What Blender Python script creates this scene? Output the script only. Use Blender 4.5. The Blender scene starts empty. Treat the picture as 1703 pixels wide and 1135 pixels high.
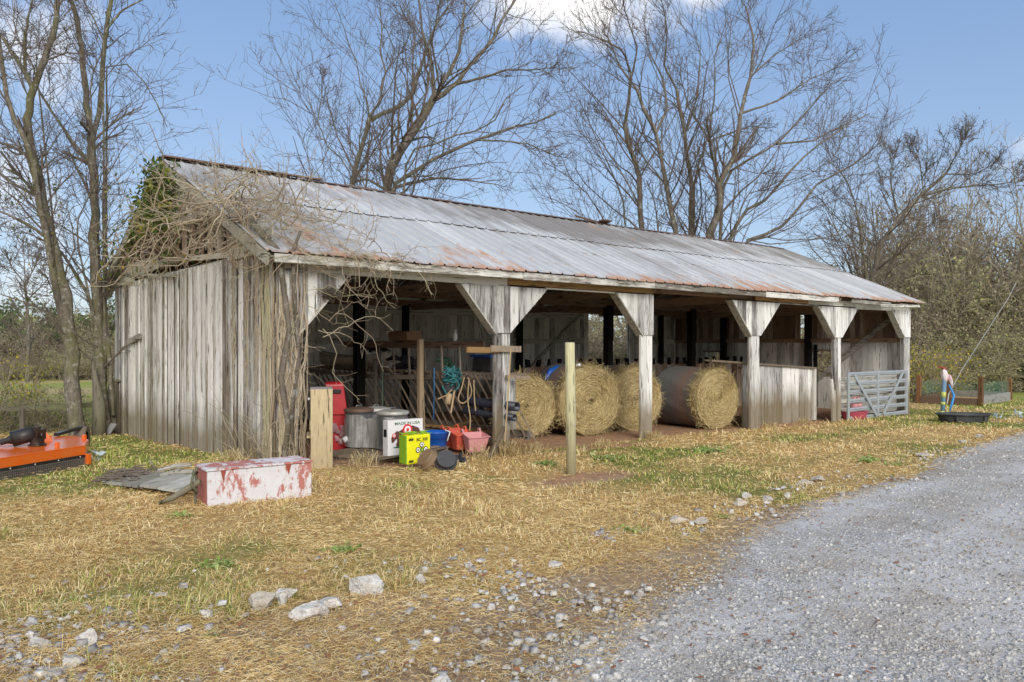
import bpy, math, random
import numpy as np
from mathutils import Vector, Matrix
random.seed(7)
RS = np.random.RandomState(11)
SC = bpy.context.scene
COL = SC.collection
# ------------------------------------------------------------------ camera model (metres)
f_, y0_, yaw_ = 1307.1, 575.6, math.radians(50.136)
CAM = np.array([-4.703, -10.955, 1.95])
FW = np.array([math.cos(yaw_), math.sin(yaw_), 0]); RT = np.array([math.sin(yaw_), -math.cos(yaw_), 0])
def ray(px, py): return FW + RT*(px-851.5)/f_ + np.array([0, 0, 1.])*(y0_-py)/f_
def atd(px, py, F): return CAM + ray(px, py)*F
def aty(px, py, Y): d = ray(px, py); return CAM + d*(Y-CAM[1])/d[1]
def atz(px, py, z=0.): d = ray(px, py); return CAM + d*(z-CAM[2])/d[2]
cam = bpy.data.cameras.new('camera'); co = bpy.data.objects.new('camera', cam); COL.objects.link(co)
co.location = CAM; co.rotation_euler = (math.pi/2, 0, yaw_-math.pi/2)
cam.sensor_width = 36; cam.lens = 36*f_/1703; cam.shift_y = (y0_-567.5)/1703
cam.clip_end = 3000; SC.camera = co
# ------------------------------------------------------------------ terrain
HP = np.array([(0,0,.25),(-3,-1,.15),(4.2,0,0),(8.3,0,0),(12.3,0,-.08),(16.4,0,-.13),(20.6,0,-.2),(0,9.1,-.09),(27,1,-.25),
 (3.6,-2.4,0),(-2,-6,.1),(3,-8,.1),(8,-6,.03),(-4,-11,.12),(15,-5,-.08),(10,-3,-.02),(20,-3,-.15),(-8,-4,.15),(-2,3,.1),(-1,8,0),
 (2,1,.08),(4,4,0),(8,4,-.03),(12,4,-.08),(16,4,-.12),(20,5,-.18),(8,9,-.1),(20,9,-.2),(-8,8,0),(-3,14,-.15),(30,-4,-.2),(12,14,-.25)])
def H(x, y):
    x = np.asarray(x, float); y = np.asarray(y, float); s = np.zeros_like(x); w = np.zeros_like(x)
    for a, b, c in HP:
        k = 1/((x-a)**2+(y-b)**2+.35)**1.7; s = s+k*c; w = w+k
    d = np.sqrt((x-8)**2+(y-2)**2); t = np.clip((d-22)/40, 0, 1); t = t*t*(3-2*t)
    return (s/w)*(1-t)-.45*t
def gz(x, y): return float(H(np.array([x]), np.array([y]))[0])
def vnoise(x, y, s, seed=0):
    x = np.asarray(x)*s+seed*17.3; y = np.asarray(y)*s-seed*9.1
    xi = np.floor(x).astype(np.int64); yi = np.floor(y).astype(np.int64); fx = x-xi; fy = y-yi
    fx = fx*fx*(3-2*fx); fy = fy*fy*(3-2*fy)
    def h(a, b):
        n = (a*374761393+b*668265263+seed*1442695041) & 0xffffffff
        n = ((n ^ (n >> 13))*1274126177) & 0xffffffff
        return ((n ^ (n >> 16)) & 0xffff)/65535.
    return (h(xi, yi)*(1-fx)+h(xi+1, yi)*fx)*(1-fy)+(h(xi, yi+1)*(1-fx)+h(xi+1, yi+1)*fx)*fy
def fbm(x, y, s, seed=0): return (vnoise(x, y, s, seed)+.5*vnoise(x, y, s*2.1, seed+1)+.25*vnoise(x, y, s*4.3, seed+2))/1.75
def ss(a, b, x): t = np.clip((x-a)/(b-a), 0, 1); return t*t*(3-2*t)
# ------------------------------------------------------------------ node helpers
class NT:
    def __init__(s, name):
        s.m = bpy.data.materials.new(name); s.m.use_nodes = True; s.t = s.m.node_tree; s.t.nodes.clear()
        s.out = s.t.nodes.new('ShaderNodeOutputMaterial'); s.b = s.t.nodes.new('ShaderNodeBsdfPrincipled')
        s.t.links.new(s.b.outputs[0], s.out.inputs[0]); s.b.inputs['Specular IOR Level'].default_value = .3
    def L(s, a, b):
        if hasattr(a, 'is_linked') or isinstance(a, bpy.types.NodeSocket): s.t.links.new(a, b)
        else:
            if isinstance(a, (tuple, list)) and len(a) == 3 and b.type == 'RGBA': a = (*a, 1)
            b.default_value = a
    def co(s, sc=(1, 1, 1), kind='Object', loc=(0, 0, 0), rot=(0, 0, 0)):
        c = s.t.nodes.new('ShaderNodeTexCoord'); m = s.t.nodes.new('ShaderNodeMapping')
        m.inputs['Scale'].default_value = sc; m.inputs['Location'].default_value = loc; m.inputs['Rotation'].default_value = rot
        s.t.links.new(c.outputs[kind], m.inputs[0]); return m.outputs[0]
    def noise(s, v, scale=1, det=4, rough=.6, dist=0, col=False):
        n = s.t.nodes.new('ShaderNodeTexNoise'); s.L(v, n.inputs['Vector']); n.inputs['Scale'].default_value = scale
        n.inputs['Detail'].default_value = det; n.inputs['Roughness'].default_value = rough; n.inputs['Distortion'].default_value = dist
        return n.outputs['Color' if col else 'Fac']
    def vor(s, v, scale=1, out='Color', feat='F1', rnd=1):
        n = s.t.nodes.new('ShaderNodeTexVoronoi'); n.feature = feat; s.L(v, n.inputs['Vector']); n.inputs['Scale'].default_value = scale
        n.inputs['Randomness'].default_value = rnd; return n.outputs[out]
    def ramp(s, fac, st, const=False):
        n = s.t.nodes.new('ShaderNodeValToRGB'); e = n.color_ramp.elements
        if const: n.color_ramp.interpolation = 'CONSTANT'
        while len(e) < len(st): e.new(.5)
        for i, (p, c) in enumerate(st):
            e[i].position = p; e[i].color = (c, c, c, 1) if not isinstance(c, (tuple, list)) else (*c, 1)
        s.L(fac, n.inputs[0]); return n.outputs[0]
    def mix(s, fac, a, b, mode='MIX'):
        n = s.t.nodes.new('ShaderNodeMix'); n.data_type = 'RGBA'; n.blend_type = mode
        s.L(fac, n.inputs[0]); s.L(a, n.inputs[6]); s.L(b, n.inputs[7]); return n.outputs[2]
    def math(s, op, a, b=0., clamp=False):
        n = s.t.nodes.new('ShaderNodeMath'); n.operation = op; n.use_clamp = clamp; s.L(a, n.inputs[0]); s.L(b, n.inputs[1]); return n.outputs[0]
    def attr(s, name, out='Fac'):
        n = s.t.nodes.new('ShaderNodeAttribute'); n.attribute_name = name; return n.outputs[out]
    def xyz(s, v, k):
        n = s.t.nodes.new('ShaderNodeSeparateXYZ'); s.L(v, n.inputs[0]); return n.outputs[k]
    def bump(s, h, st=.5, dist=.02):
        n = s.t.nodes.new('ShaderNodeBump'); s.L(h, n.inputs['Height']); n.inputs['Strength'].default_value = st
        n.inputs['Distance'].default_value = dist; s.t.links.new(n.outputs[0], s.b.inputs['Normal'])
    def fin(s, col, rough=.85, metal=0., spec=None):
        s.L(col, s.b.inputs['Base Color']); s.L(rough, s.b.inputs['Roughness']); s.L(metal, s.b.inputs['Metallic'])
        if spec is not None: s.b.inputs['Specular IOR Level'].default_value = spec
        return s.m
def wood(name, ax='z', bare=(.22, .185, .15), paint=None, amt=.5, moss=.0, base_dirt=0., bump=.5, seed=0):
    n = NT(name); k = {'z': (1, 1, .075), 'x': (.075, 1, 1), 'y': (1, .075, 1)}[ax]
    v = n.co(k, loc=(seed, seed*.7, seed*.3)); streak = n.noise(v, 14, 7, .7); grain = n.noise(v, 70, 3, .7)
    patch = n.noise(n.co((1, 1, .35)), 1.3, 4, .6); r = n.attr('rnd')
    c = n.mix(grain, tuple(q*.55 for q in bare), tuple(min(1, q*1.5) for q in bare))
    if paint:
        mval = n.math('ADD', n.math('MULTIPLY', streak, .55), n.math('MULTIPLY', patch, .4))
        mval = n.math('ADD', mval, n.math('MULTIPLY', n.math('SUBTRACT', r, .5), .22))
        mval = n.math('ADD', mval, n.math('MULTIPLY', n.math('SUBTRACT', grain, .5), .35))
        lo = .62-.3*amt
        msk = n.ramp(mval, [(lo-.05, 0.), (lo+.06, 1.)])
        pc = n.mix(patch, tuple(q*.8 for q in paint), paint)
        c = n.mix(msk, c, pc)
    c = n.mix(1, c, n.ramp(r, [(0, .56), (.5, .9), (1, 1.14)]), 'MULTIPLY')
    crack = n.ramp(n.noise(v, 24, 3, .6), [(.33, .16), (.42, 1.)]); knot = n.ramp(n.vor(n.co((4, 4, 1.1) if ax == 'z' else (1.1, 4, 4)), 1.3, 'Distance'), [(.05, .35), (.11, 1.)]); crack = n.mix(1, crack, knot, 'MULTIPLY')
    c = n.mix(1, c, crack, 'MULTIPLY')
    if moss:
        mm = n.ramp(n.noise(n.co((1, 1, .25), loc=(3, 1, 0)), .9, 4, .6), [(.45, 0.), (.7, moss)])
        c = n.mix(mm, c, (.17, .19, .08))
    if base_dirt:
        z = n.xyz(n.co(), 2); zz = n.math('ADD', z, n.math('MULTIPLY', n.noise(n.co((3, 3, .5)), 1.5, 3), -.8))
        c = n.mix(n.ramp(zz, [(0, base_dirt), (.62, 0.)]), c, (.17, .13, .07))
    n.bump(n.math('ADD', n.math('MULTIPLY', grain, .5), streak), bump, .012)
    return n.fin(c, .9, 0, .15)
def plain(name, col, rough=.6, metal=0., var=.15, scale=8, bump=0., dirt=0., dirtcol=(.12, .09, .06), spec=.4):
    n = NT(name); v = n.co(); q = n.noise(v, scale, 5, .65)
    c = n.mix(q, tuple(a*(1-var) for a in col), tuple(min(1, a*(1+var)) for a in col))
    if dirt: c = n.mix(n.ramp(n.noise(v, scale*.35+1, 6, .7), [(.45, 0.), (.68, dirt)]), c, dirtcol)
    if bump: n.bump(n.noise(v, scale*4, 4), bump, .01)
    return n.fin(c, rough, metal, spec)
# ------------------------------------------------------------------ mesh builders
def basis(d, up=(0, 0, 1)):
    d = np.array(d, float); d /= np.linalg.norm(d); u = np.array(up, float)
    s = np.cross(d, u)
    if np.linalg.norm(s) < 1e-4: s = np.cross(d, (0, 1, 0))
    s /= np.linalg.norm(s); return d, s, np.cross(s, d)
class MB:
    def __init__(s): s.v = []; s.f = []; s.r = []; s.n = 0
    def add(s, V, F, r=None):
        V = np.asarray(V, float); s.v.append(V); r = random.random() if r is None else r
        for q in F: s.f.append(tuple(i+s.n for i in q)); s.r.append(r)
        s.n += len(V)
    BF = [(0, 3, 2, 1), (4, 5, 6, 7), (0, 1, 5, 4), (1, 2, 6, 5), (2, 3, 7, 6), (3, 0, 4, 7)]
    def box(s, c, sz, rz=0., r=None, jit=0., R=None):
        a = np.array([(-1, -1, -1), (1, -1, -1), (1, 1, -1), (-1, 1, -1), (-1, -1, 1), (1, -1, 1), (1, 1, 1), (-1, 1, 1)])*np.array(sz)/2
        if jit: a = a+RS.uniform(-jit, jit, a.shape)
        if rz: k = np.array([[math.cos(rz), -math.sin(rz), 0], [math.sin(rz), math.cos(rz), 0], [0, 0, 1]]); a = a@k.T
        if R is not None: a = a@np.array(R).T
        s.add(a+np.array(c), s.BF, r); return s
    def bar(s, p, q, w, t, up=(0, 0, 1), r=None, jit=0.):   # w along side, t along up
        p = np.array(p, float); q = np.array(q, float); d, sd, u = basis(q-p, up)
        V = [o+sd*a*w/2+u*b*t/2 for o in (p, q) for a, b in ((-1, -1), (1, -1), (1, 1), (-1, 1))]
        V = np.array(V)
        if jit: V = V+RS.uniform(-jit, jit, V.shape)
        s.add(V, [(3, 2, 1, 0), (4, 5, 6, 7), (0, 1, 5, 4), (1, 2, 6, 5), (2, 3, 7, 6), (3, 0, 4, 7)], r); return s
    def tube(s, pts, rad, n=8, cap=True, r=None):
        pts = np.asarray(pts, float); K = len(pts); rad = np.broadcast_to(np.asarray(rad, float), (K,))
        V = []; t = np.gradient(pts, axis=0); _, sd, u = basis(t[0])
        for i in range(K):
            d = t[i]/(np.linalg.norm(t[i])+1e-9); sd = sd-d*(sd@d); sd /= np.linalg.norm(sd)+1e-9; u = np.cross(sd, d)
            for k in range(n): a = 2*math.pi*k/n; V.append(pts[i]+rad[i]*(math.cos(a)*sd+math.sin(a)*u))
        F = [(i*n+k, i*n+(k+1) % n, (i+1)*n+(k+1) % n, (i+1)*n+k) for i in range(K-1) for k in range(n)]
        if cap: F += [tuple(range(n))[::-1], tuple((K-1)*n+k for k in range(n))]
        s.add(V, F, r); return s
    def lathe(s, prof, c, n=24, M=None, r=None, close=False, sx=1., sy=1.):  # prof [(r,z)]
        V = []
        for (a, z) in prof:
            for k in range(n): t = 2*math.pi*k/n; V.append((a*math.cos(t)*sx, a*math.sin(t)*sy, z))
        V = np.array(V)
        if M is not None: V = V@np.array(M).T
        K = len(prof); F = [(i*n+k, i*n+(k+1) % n, (i+1)*n+(k+1) % n, (i+1)*n+k) for i in range(K-1) for k in range(n)]
        if close: F += [tuple(range(n))[::-1], tuple((K-1)*n+k for k in range(n))]
        s.add(V+np.array(c), F, r); return s
    def poly(s, P, th, dvec, r=None):   # extruded polygon
        P = np.array(P, float); n = len(P); d = np.array(dvec, float)*th; V = np.vstack([P, P+d])
        F = [tuple(range(n))[::-1], tuple(range(n, 2*n))]+[(i, (i+1) % n, n+(i+1) % n, n+i) for i in range(n)]
        s.add(V, F, r); return s
    def build(s, name, mat, parent=None, smooth=False, bevel=0., origin=None):
        me = bpy.data.meshes.new(name); V = np.vstack(s.v) if s.v else np.zeros((0, 3))
        o3 = np.array(origin if origin is not None else (0, 0, 0), float)
        me.from_pydata((V-o3).tolist(), [], s.f); me.update()
        a = me.attributes.new('rnd', 'FLOAT', 'FACE'); a.data.foreach_set('value', np.array(s.r, dtype=np.float32))
        if smooth: me.polygons.foreach_set('use_smooth', [True]*len(me.polygons))
        me.materials.append(mat); o = bpy.data.objects.new(name, me); COL.objects.link(o); o.location = o3
        if bevel:
            b = o.modifiers.new('bevel', 'BEVEL'); b.width = bevel; b.segments = 2; b.limit_method = 'ANGLE'
        if parent:
            o.parent = parent; o.location = Vector(o3)-parent.location
        return o
def npmesh(name, V, F, mat, attrs=None, smooth=False, parent=None, obj=True):
    V = np.asarray(V, np.float32); F = np.asarray(F, np.int32); n, k = F.shape
    me = bpy.data.meshes.new(name); me.vertices.add(len(V)); me.vertices.foreach_set('co', V.ravel())
    me.loops.add(n*k); me.loops.foreach_set('vertex_index', F.ravel()); me.polygons.add(n)
    me.polygons.foreach_set('loop_start', np.arange(0, n*k, k, dtype=np.int32))
    if smooth: me.polygons.foreach_set('use_smooth', np.ones(n, bool))
    for a, val in (attrs or {}).items():
        dom = 'FACE' if len(val) == n else 'POINT'
        t = me.attributes.new(a, 'FLOAT', dom); t.data.foreach_set('value', np.asarray(val, np.float32))
    me.update(calc_edges=True); me.validate(); me.materials.append(mat)
    if not obj: return me
    o = bpy.data.objects.new(name, me); COL.objects.link(o)
    if parent: o.parent = parent; o.location = -parent.location
    return o
def empty(name, loc, label=None, cat=None, group=None):
    o = bpy.data.objects.new(name, None); COL.objects.link(o); o.location = loc; o.empty_display_size = .2
    if label: tag(o, label, cat, group)
    return o
def tag(o, label, cat, group=None, kind=None):
    if label: o['label'] = label
    if cat: o['category'] = cat
    if group: o['group'] = group
    if kind: o['kind'] = kind
    return o
def Rm(ax, deg): return np.array(Matrix.Rotation(math.radians(deg), 3, ax))
# ---- vectorised tubes / growth / leaves
def nrm(a): return a/(np.linalg.norm(a, axis=-1, keepdims=True)+1e-9)
def each(m, name, mat, parent):
    n0 = 0
    for V in m.v:
        q = MB(); k = len(V); idx = [i for i, f in enumerate(m.f) if n0 <= f[0] < n0+k]; q.v = [V]; q.f = [tuple(a-n0 for a in m.f[i]) for i in idx]; q.r = [m.r[i] for i in idx]; q.n = k; n0 += k; q.build(name, mat, parent)
class TB:
    def __init__(s): s.V = []; s.F = []; s.R = []; s.n = 0
    def add(s, P, R, sides):
        P = np.asarray(P, float); N, K, _ = P.shape; T = nrm(np.gradient(P, axis=1))
        ref = nrm(np.tile(np.array([[.31, .52, .79]]), (N, 1)))[:, None, :]+np.zeros_like(T)
        A = nrm(np.cross(T, ref)); B = np.cross(T, A); ang = np.arange(sides)*2*math.pi/sides
        V = P[:, :, None, :]+R[:, :, None, None]*(np.cos(ang)[None, None, :, None]*A[:, :, None, :]+np.sin(ang)[None, None, :, None]*B[:, :, None, :])
        base = (np.arange(N)*K*sides)[:, None, None]+s.n; i = np.arange(K-1)[None, :, None]*sides; k = np.arange(sides)[None, None, :]; k2 = (k+1) % sides
        F = np.stack(np.broadcast_arrays(base+i+k, base+i+k2, base+i+sides+k2, base+i+sides+k), -1).reshape(-1, 4)
        s.V.append(V.reshape(-1, 3)); s.F.append(F); s.R.append(np.repeat(RS.rand(N), (K-1)*sides)); s.n += N*K*sides
    def build(s, name, mat, parent=None, obj=True):
        return npmesh(name, np.vstack(s.V), np.vstack(s.F), mat, {'rnd': np.concatenate(s.R)}, True, parent, obj)
def grow(P0, D, L, R, K=5, wander=.25, up=.05, taper=.35):
    N = len(P0); P = np.zeros((N, K, 3)); P[:, 0] = P0; d = nrm(D); st = (L/(K-1))[:, None]
    for k in range(1, K):
        d = nrm(d+wander*RS.randn(N, 3)+np.array([0, 0, up])); P[:, k] = P[:, k-1]+d*st
    return P, R[:, None]*np.linspace(1, taper, K)[None, :]
def kids(P, R, n, ang, lr, rr=.5, tmin=.15, rmin=.008, Lp=None, lmax=9.):
    N, K, _ = P.shape; idx = np.repeat(np.arange(N), n); t = tmin+(1-tmin)*RS.rand(len(idx))**.9
    u = t*(K-1); i = np.minimum(u.astype(int), K-2); fr = (u-i)[:, None]
    p = P[idx, i]*(1-fr)+P[idx, i+1]*fr; T = nrm(P[idx, i+1]-P[idx, i]); q = nrm(np.cross(T, RS.randn(len(idx), 3)))
    a = np.radians(ang)*(.6+.8*RS.rand(len(idx)))[:, None]; d = np.cos(a)*T+np.sin(a)*q
    Ls = np.linalg.norm(np.diff(P, axis=1), axis=2).sum(1)[idx]
    L = np.minimum(Ls*lr*(1.15-.75*t)*(.6+.8*RS.rand(len(idx))), lmax)
    r = np.maximum((R[idx, i]*(1-fr[:, 0])+R[idx, i+1]*fr[:, 0])*rr, rmin)
    return p, d, L, r
def leafcards(P, size, mat, name, parent=None, rnd=None, flat=0.):
    N = len(P); d = nrm(RS.randn(N, 3)); q = nrm(np.cross(d, RS.randn(N, 3)+np.array([0, 0, flat]))); s = (size*(.6+.8*RS.rand(N)))[:, None]
    V = np.stack([P-d*s, P-q*s*.5, P+d*s, P+q*s*.5], 1).reshape(-1, 3); F = np.arange(4*N).reshape(-1, 4)
    return npmesh(name, V, F, mat, {'rnd': RS.rand(N) if rnd is None else rnd}, False, parent)
# ================================================================== MATERIALS
PW = (.68, .66, .62)
M = {}
M['gable'] = wood('weathered_gable_boards', 'z', (.27, .215, .165), (.80, .78, .74), .72, .35, .8, .6)
M['front'] = wood('peeling_white_boards', 'z', (.23, .21, .19), (.78, .77, .74), .80, 0, .85, .5, 3)
M['front_x'] = wood('peeling_white_trim', 'x', (.24, .215, .19), (.74, .73, .69), .48, .3, 0, .5, 5)
M['trim_y'] = wood('cream_gable_trim', 'y', (.3, .27, .22), (.58, .55, .46), .9, .2, 0, .4, 5)
M['trim_x'] = wood('cream_header_trim', 'x', (.34, .31, .27), (.72, .7, .64), .85, .0, 0, .3, 9)
M['in_z'] = wood('whitewashed_inner_boards', 'z', (.36, .30, .24), (.84, .82, .76), 1.0, 0, .2, .5, 7)
M['in_x'] = wood('whitewashed_inner_rail', 'x', (.28, .23, .18), (.72, .7, .63), .95, 0, 0, .4, 8)
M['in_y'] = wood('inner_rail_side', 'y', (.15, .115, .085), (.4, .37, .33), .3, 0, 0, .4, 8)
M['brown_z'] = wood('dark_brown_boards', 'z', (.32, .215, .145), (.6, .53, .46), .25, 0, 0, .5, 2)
M['beam_x'] = wood('dark_beam_long', 'x', (.3, .19, .13)); M['beam_y'] = wood('dark_beam_cross', 'y', (.3, .2, .14))
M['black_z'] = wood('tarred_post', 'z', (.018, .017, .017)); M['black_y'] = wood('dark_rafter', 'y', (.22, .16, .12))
M['new_x'] = wood('fresh_lumber_header', 'x', (.42, .25, .11)); M['new_z'] = wood('raw_lumber_upright', 'z', (.34, .25, .16))
M['rack'] = wood('grey_rack_slats', 'z', (.24, .185, .135)); M['rack_y'] = wood('grey_rack_rails', 'y', (.36, .31, .25))
M['treated'] = wood('treated_post_wood', 'z', (.46, .44, .27), None, 0, .3, .3)
M['ply'] = wood('pale_plywood_panel', 'z', (.44, .355, .22), None, 0, 0, .3)
M['slab'] = wood('rotting_board', 'x', (.34, .32, .28), (.5, .49, .46), .4, .5)
M['fence_x'] = wood('mossy_rail', 'x', (.12, .11, .08), None, 0, .8); M['fence_z'] = wood('mossy_fence_post', 'z', (.16, .14, .11), None, 0, .6)
M['bedwood'] = wood('brown_timber', 'x', (.14, .09, .065)); M['bedgrey'] = wood('grey_timber', 'x', (.3, .29, .27)); M['bedpost'] = wood('brown_bed_post', 'z', (.22, .11, .05))
def roofmat():
    n = NT('corrugated_roof_metal'); o = n.co(); st = n.noise(n.co((1, .16, .3)), 3.2, 6, .68); pt = n.noise(n.co((1, .5, .5)), .8, 5, .65); fn = n.noise(n.co((3, .5, .6)), 9, 4, .6)
    y = n.xyz(o, 1); x = n.xyz(o, 0); r = n.attr('rnd')
    base = n.mix(fn, (.44, .455, .475), (.61, .62, .63)); base = n.mix(1, base, n.ramp(r, [(0, .8), (1, 1.06)]), 'MULTIPLY')
    up = n.math('MULTIPLY', n.ramp(y, [(.40, 0.), (.52, 1.)]), 1.)  # placeholder ramps operate on 0..1: y scaled below
    yn = n.math('DIVIDE', y, 5.); yup = n.ramp(yn, [(.38, 0.), (.65, .26)]); xg = n.ramp(n.math('DIVIDE', x, 21.), [(.0, .0), (.2, .0), (.45, .15), (.62, .06), (.85, 0.), (1., .14)])
    dk = n.math('ADD', n.math('ADD', n.math('MULTIPLY', st, .55), n.math('MULTIPLY', pt, .45)), n.math('MULTIPLY', yup, .7)); dk = n.math('ADD', dk, xg)
    c = n.mix(n.ramp(dk, [(.60, 0.), (.78, .85)]), base, (.19, .17, .15))
    c = n.mix(n.ramp(n.noise(n.co((4, .25, .3)), 6, 5, .7), [(.56, 0.), (.7, .5)]), c, (.25, .24, .23))
    low = n.ramp(yn, [(0, .07), (.12, .02), (.4, 0.), (1, .03)])
    edge = n.ramp(n.math('ADD', yn, .1), [(.02, .15), (.05, .05), (.10, 0.)])
    rs = n.math('ADD', n.math('ADD', n.math('MULTIPLY', n.noise(n.co((1, .3, .4), loc=(7, 2, 0)), 2.1, 6, .7), .65), n.math('MULTIPLY', n.noise(n.co((1, .7, .4), loc=(3, 3, 0)), .55, 3), .35)), n.math('ADD', low, edge))
    rs = n.math('ADD', rs, n.ramp(n.math('DIVIDE', x, 21.), [(0, .03), (.2, 0.), (1, 0.)]))
    c = n.mix(n.ramp(rs, [(.60, 0.), (.68, .85)]), c, n.mix(fn, (.36, .15, .06), (.56, .32, .18)))
    n.bump(st, .15, .01); return n.fin(c, .5, .12, .4)
M['roof'] = roofmat()
M['ridge'] = plain('rusty_ridge_metal', (.16, .10, .075), .7, .3, .4, 4)
M['galv'] = plain('galvanised_steel', (.33, .35, .37), .38, .75, .3, 5, .1, .5, (.16, .14, .12))
M['lid'] = plain('zinc_lid', (.5, .5, .47), .5, .4, .25, 6, 0, .7, (.3, .27, .22))
M['gate'] = plain('grey_gate_metal', (.42, .46, .49), .45, .35, .12, 6, 0, .3, (.3, .3, .3))
M['red'] = plain('red_plastic', (.46, .012, .018), .35, 0, .12, 3, 0, .3, (.25, .01, .01))
M['black'] = plain('black_plastic', (.012, .012, .014), .45, 0, .3, 6, 0, .2, (.1, .09, .08))
M['rubber'] = plain('dusty_rubber', (.035, .037, .042), .6, 0, .3, 7, 0, .5, (.12, .12, .12))
M['tyre'] = plain('muddy_tyre', (.15, .12, .09), .9, 0, .4, 9, .3, .6, (.18, .13, .1))
M['blue'] = plain('blue_plastic', (.012, .09, .42), .3, 0, .1, 4)
M['pink'] = plain('faded_pink_plastic', (.62, .27, .28), .5, 0, .12, 5, 0, .3, (.4, .2, .16))
M['coral'] = plain('coral_plastic', (.62, .10, .06), .45, 0, .12, 5, 0, .4, (.4, .15, .1))
M['orange'] = plain('orange_paint', (.72, .12, .008), .22, 0, .08, 3, 0, .25, (.5, .25, .12), .6)
M['blackmetal'] = plain('black_painted_steel', (.012, .011, .012), .28, .2, .4, 8, 0, .35, (.16, .07, .03))
M['chain'] = plain('rusty_chain', (.17, .15, .13), .6, .3, .4, 30)
M['bolt'] = plain('bolt_zinc', (.6, .6, .6), .4, .6, .1)
M['white'] = plain('white_cardboard', (.72, .72, .74), .6, 0, .06, 6, 0, .2, (.5, .47, .43))
M['yellow'] = plain('yellow_bag_plastic', (.80, .76, .01), .45, 0, .07, 6)
M['lime'] = plain('lime_green_plastic', (.22, .42, .02), .5, 0, .35, 12)
M['ink'] = plain('black_ink', (.012, .012, .012), .6); M['bear'] = plain('brown_print', (.10, .035, .03), .6, 0, .2)
M['redink'] = plain('red_ink', (.65, .02, .03), .5); M['greenink'] = plain('green_ink', (.02, .12, .06), .6); M['whiteink'] = plain('white_ink', (.8, .8, .8), .6)
M['brownpan'] = plain('muddy_brown_pan', (.20, .13, .07), .75, 0, .3, 6, .2, .4, (.1, .08, .06))
M['canoe'] = plain('dusty_cream_hull', (.74, .70, .60), .5, 0, .15, 4, 0, .5, (.2, .17, .13))
M['card'] = plain('brown_cardboard', (.28, .16, .09), .8); M['cloth'] = plain('dark_cloth', (.03, .032, .04), .85, 0, .5, 12)
M['teal'] = plain('teal_webbing', (.03, .16, .18), .7, 0, .3, 14); M['rope'] = plain('tan_rope', (.42, .30, .17), .85, 0, .25, 40)
M['bluerope'] = plain('blue_rope', (.03, .14, .33), .8, 0, .3, 30); M['darkrope'] = plain('dark_twisted_rope', (.09, .075, .06), .85, 0, .4, 40)
M['drum'] = plain('blue_black_pipe', (.025, .03, .045), .4, 0, .2, 6)
M['greytop'] = plain('grey_board_top', (.28, .27, .26), .8, 0, .3, 8, .2)
M['wrap'] = plain('crumpled_film', (.36, .2, .22), .25, 0, .4, 14, .8)
M['bedmesh'] = plain('green_wire', (.12, .25, .17), .5, .2); M['wire'] = plain('grey_wire', (.45, .43, .4), .5, .5)
M['fabricw'] = plain('pink_stained_rag', (.72, .66, .68), .9, 0, .2, 9, .5, .8, (.55, .15, .2)); M['paleblue'] = plain('pale_litter', (.5, .6, .7), .4, 0, .3, 20, .5)
M['hibrick'] = plain('rust_red_iron', (.28, .05, .03), .7)
def redwhite():
    n = NT('peeling_white_over_red'); v = n.co((1, 1, .45)); a = n.noise(v, 9, 8, .75); b = n.noise(n.co((1, 1, .5), loc=(2, 5, 1)), 2.4, 3); r = n.attr('rnd')
    k = n.math('ADD', n.math('ADD', n.math('MULTIPLY', a, .85), n.math('MULTIPLY', b, .4)), n.math('MULTIPLY', r, .5))
    c = n.mix(n.ramp(k, [(.75, 0.), (.80, 1.)]), n.mix(n.noise(n.co(loc=(8, 0, 0)), 9, 5, .7), (.74, .745, .78), (.50, .48, .50)), n.mix(b, (.36, .085, .065), (.46, .20, .17)))
    c = n.mix(n.ramp(n.noise(n.co((1, 1, 4), loc=(5, 0, 0)), 5, 5, .7), [(.3, .8), (.34, 0.)]), c, (.05, .045, .04))
    n.bump(a, .3, .006); return n.fin(c, .75)
M['redwhite'] = redwhite()
def hay(name, wrap=False):
    n = NT(name); r = n.attr('rnd'); q = n.attr('ringp'); o = n.co()
    f = n.noise(n.co((1, 1, 1)), 38, 5, .75, 1.2); g = n.noise(n.co(), 3, 4)
    c = n.mix(n.ramp(f, [(.3, 0.), (.7, 1.)]), (.16, .105, .045), (.60, .48, .26)); c = n.mix(n.ramp(g, [(.35, 0.), (.7, .55)]), c, (.28, .22, .08))
    c = n.mix(n.math('MULTIPLY', n.ramp(q, [(0., .8), (.2, .1), (.5, 0.), (.9, .0), (1., .3)]), 1.), c, (.11, .08, .04))
    if wrap:
        w = n.noise(n.co((1, 1, 1)), 60, 2); y = n.attr('along')
        cc = n.mix(w, (.07, .07, .07), (.25, .25, .235)); cc = n.mix(n.ramp(n.math('ADD', y, n.math('MULTIPLY', g, .12)), [(.22, 0.), (.30, .75), (.42, .5), (.62, 0.)]), cc, (.27, .15, .11))
        c = n.mix(n.ramp(y, [(.05, 0.), (.16, 1.)]), c, cc)
    n.bump(f, .8, .03); return n.fin(c, .95, 0, .1)
M['hay'] = hay('hay_end'); M['haywrap'] = hay('hay_net_wrap', True)
M['straw'] = (lambda n: n.fin(n.ramp(n.attr('rnd'), [(0, (.20, .125, .05)), (.5, (.52, .40, .18)), (1, (.78, .66, .38))]), .9, 0, .1))(NT('loose_hay_stems'))
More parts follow.
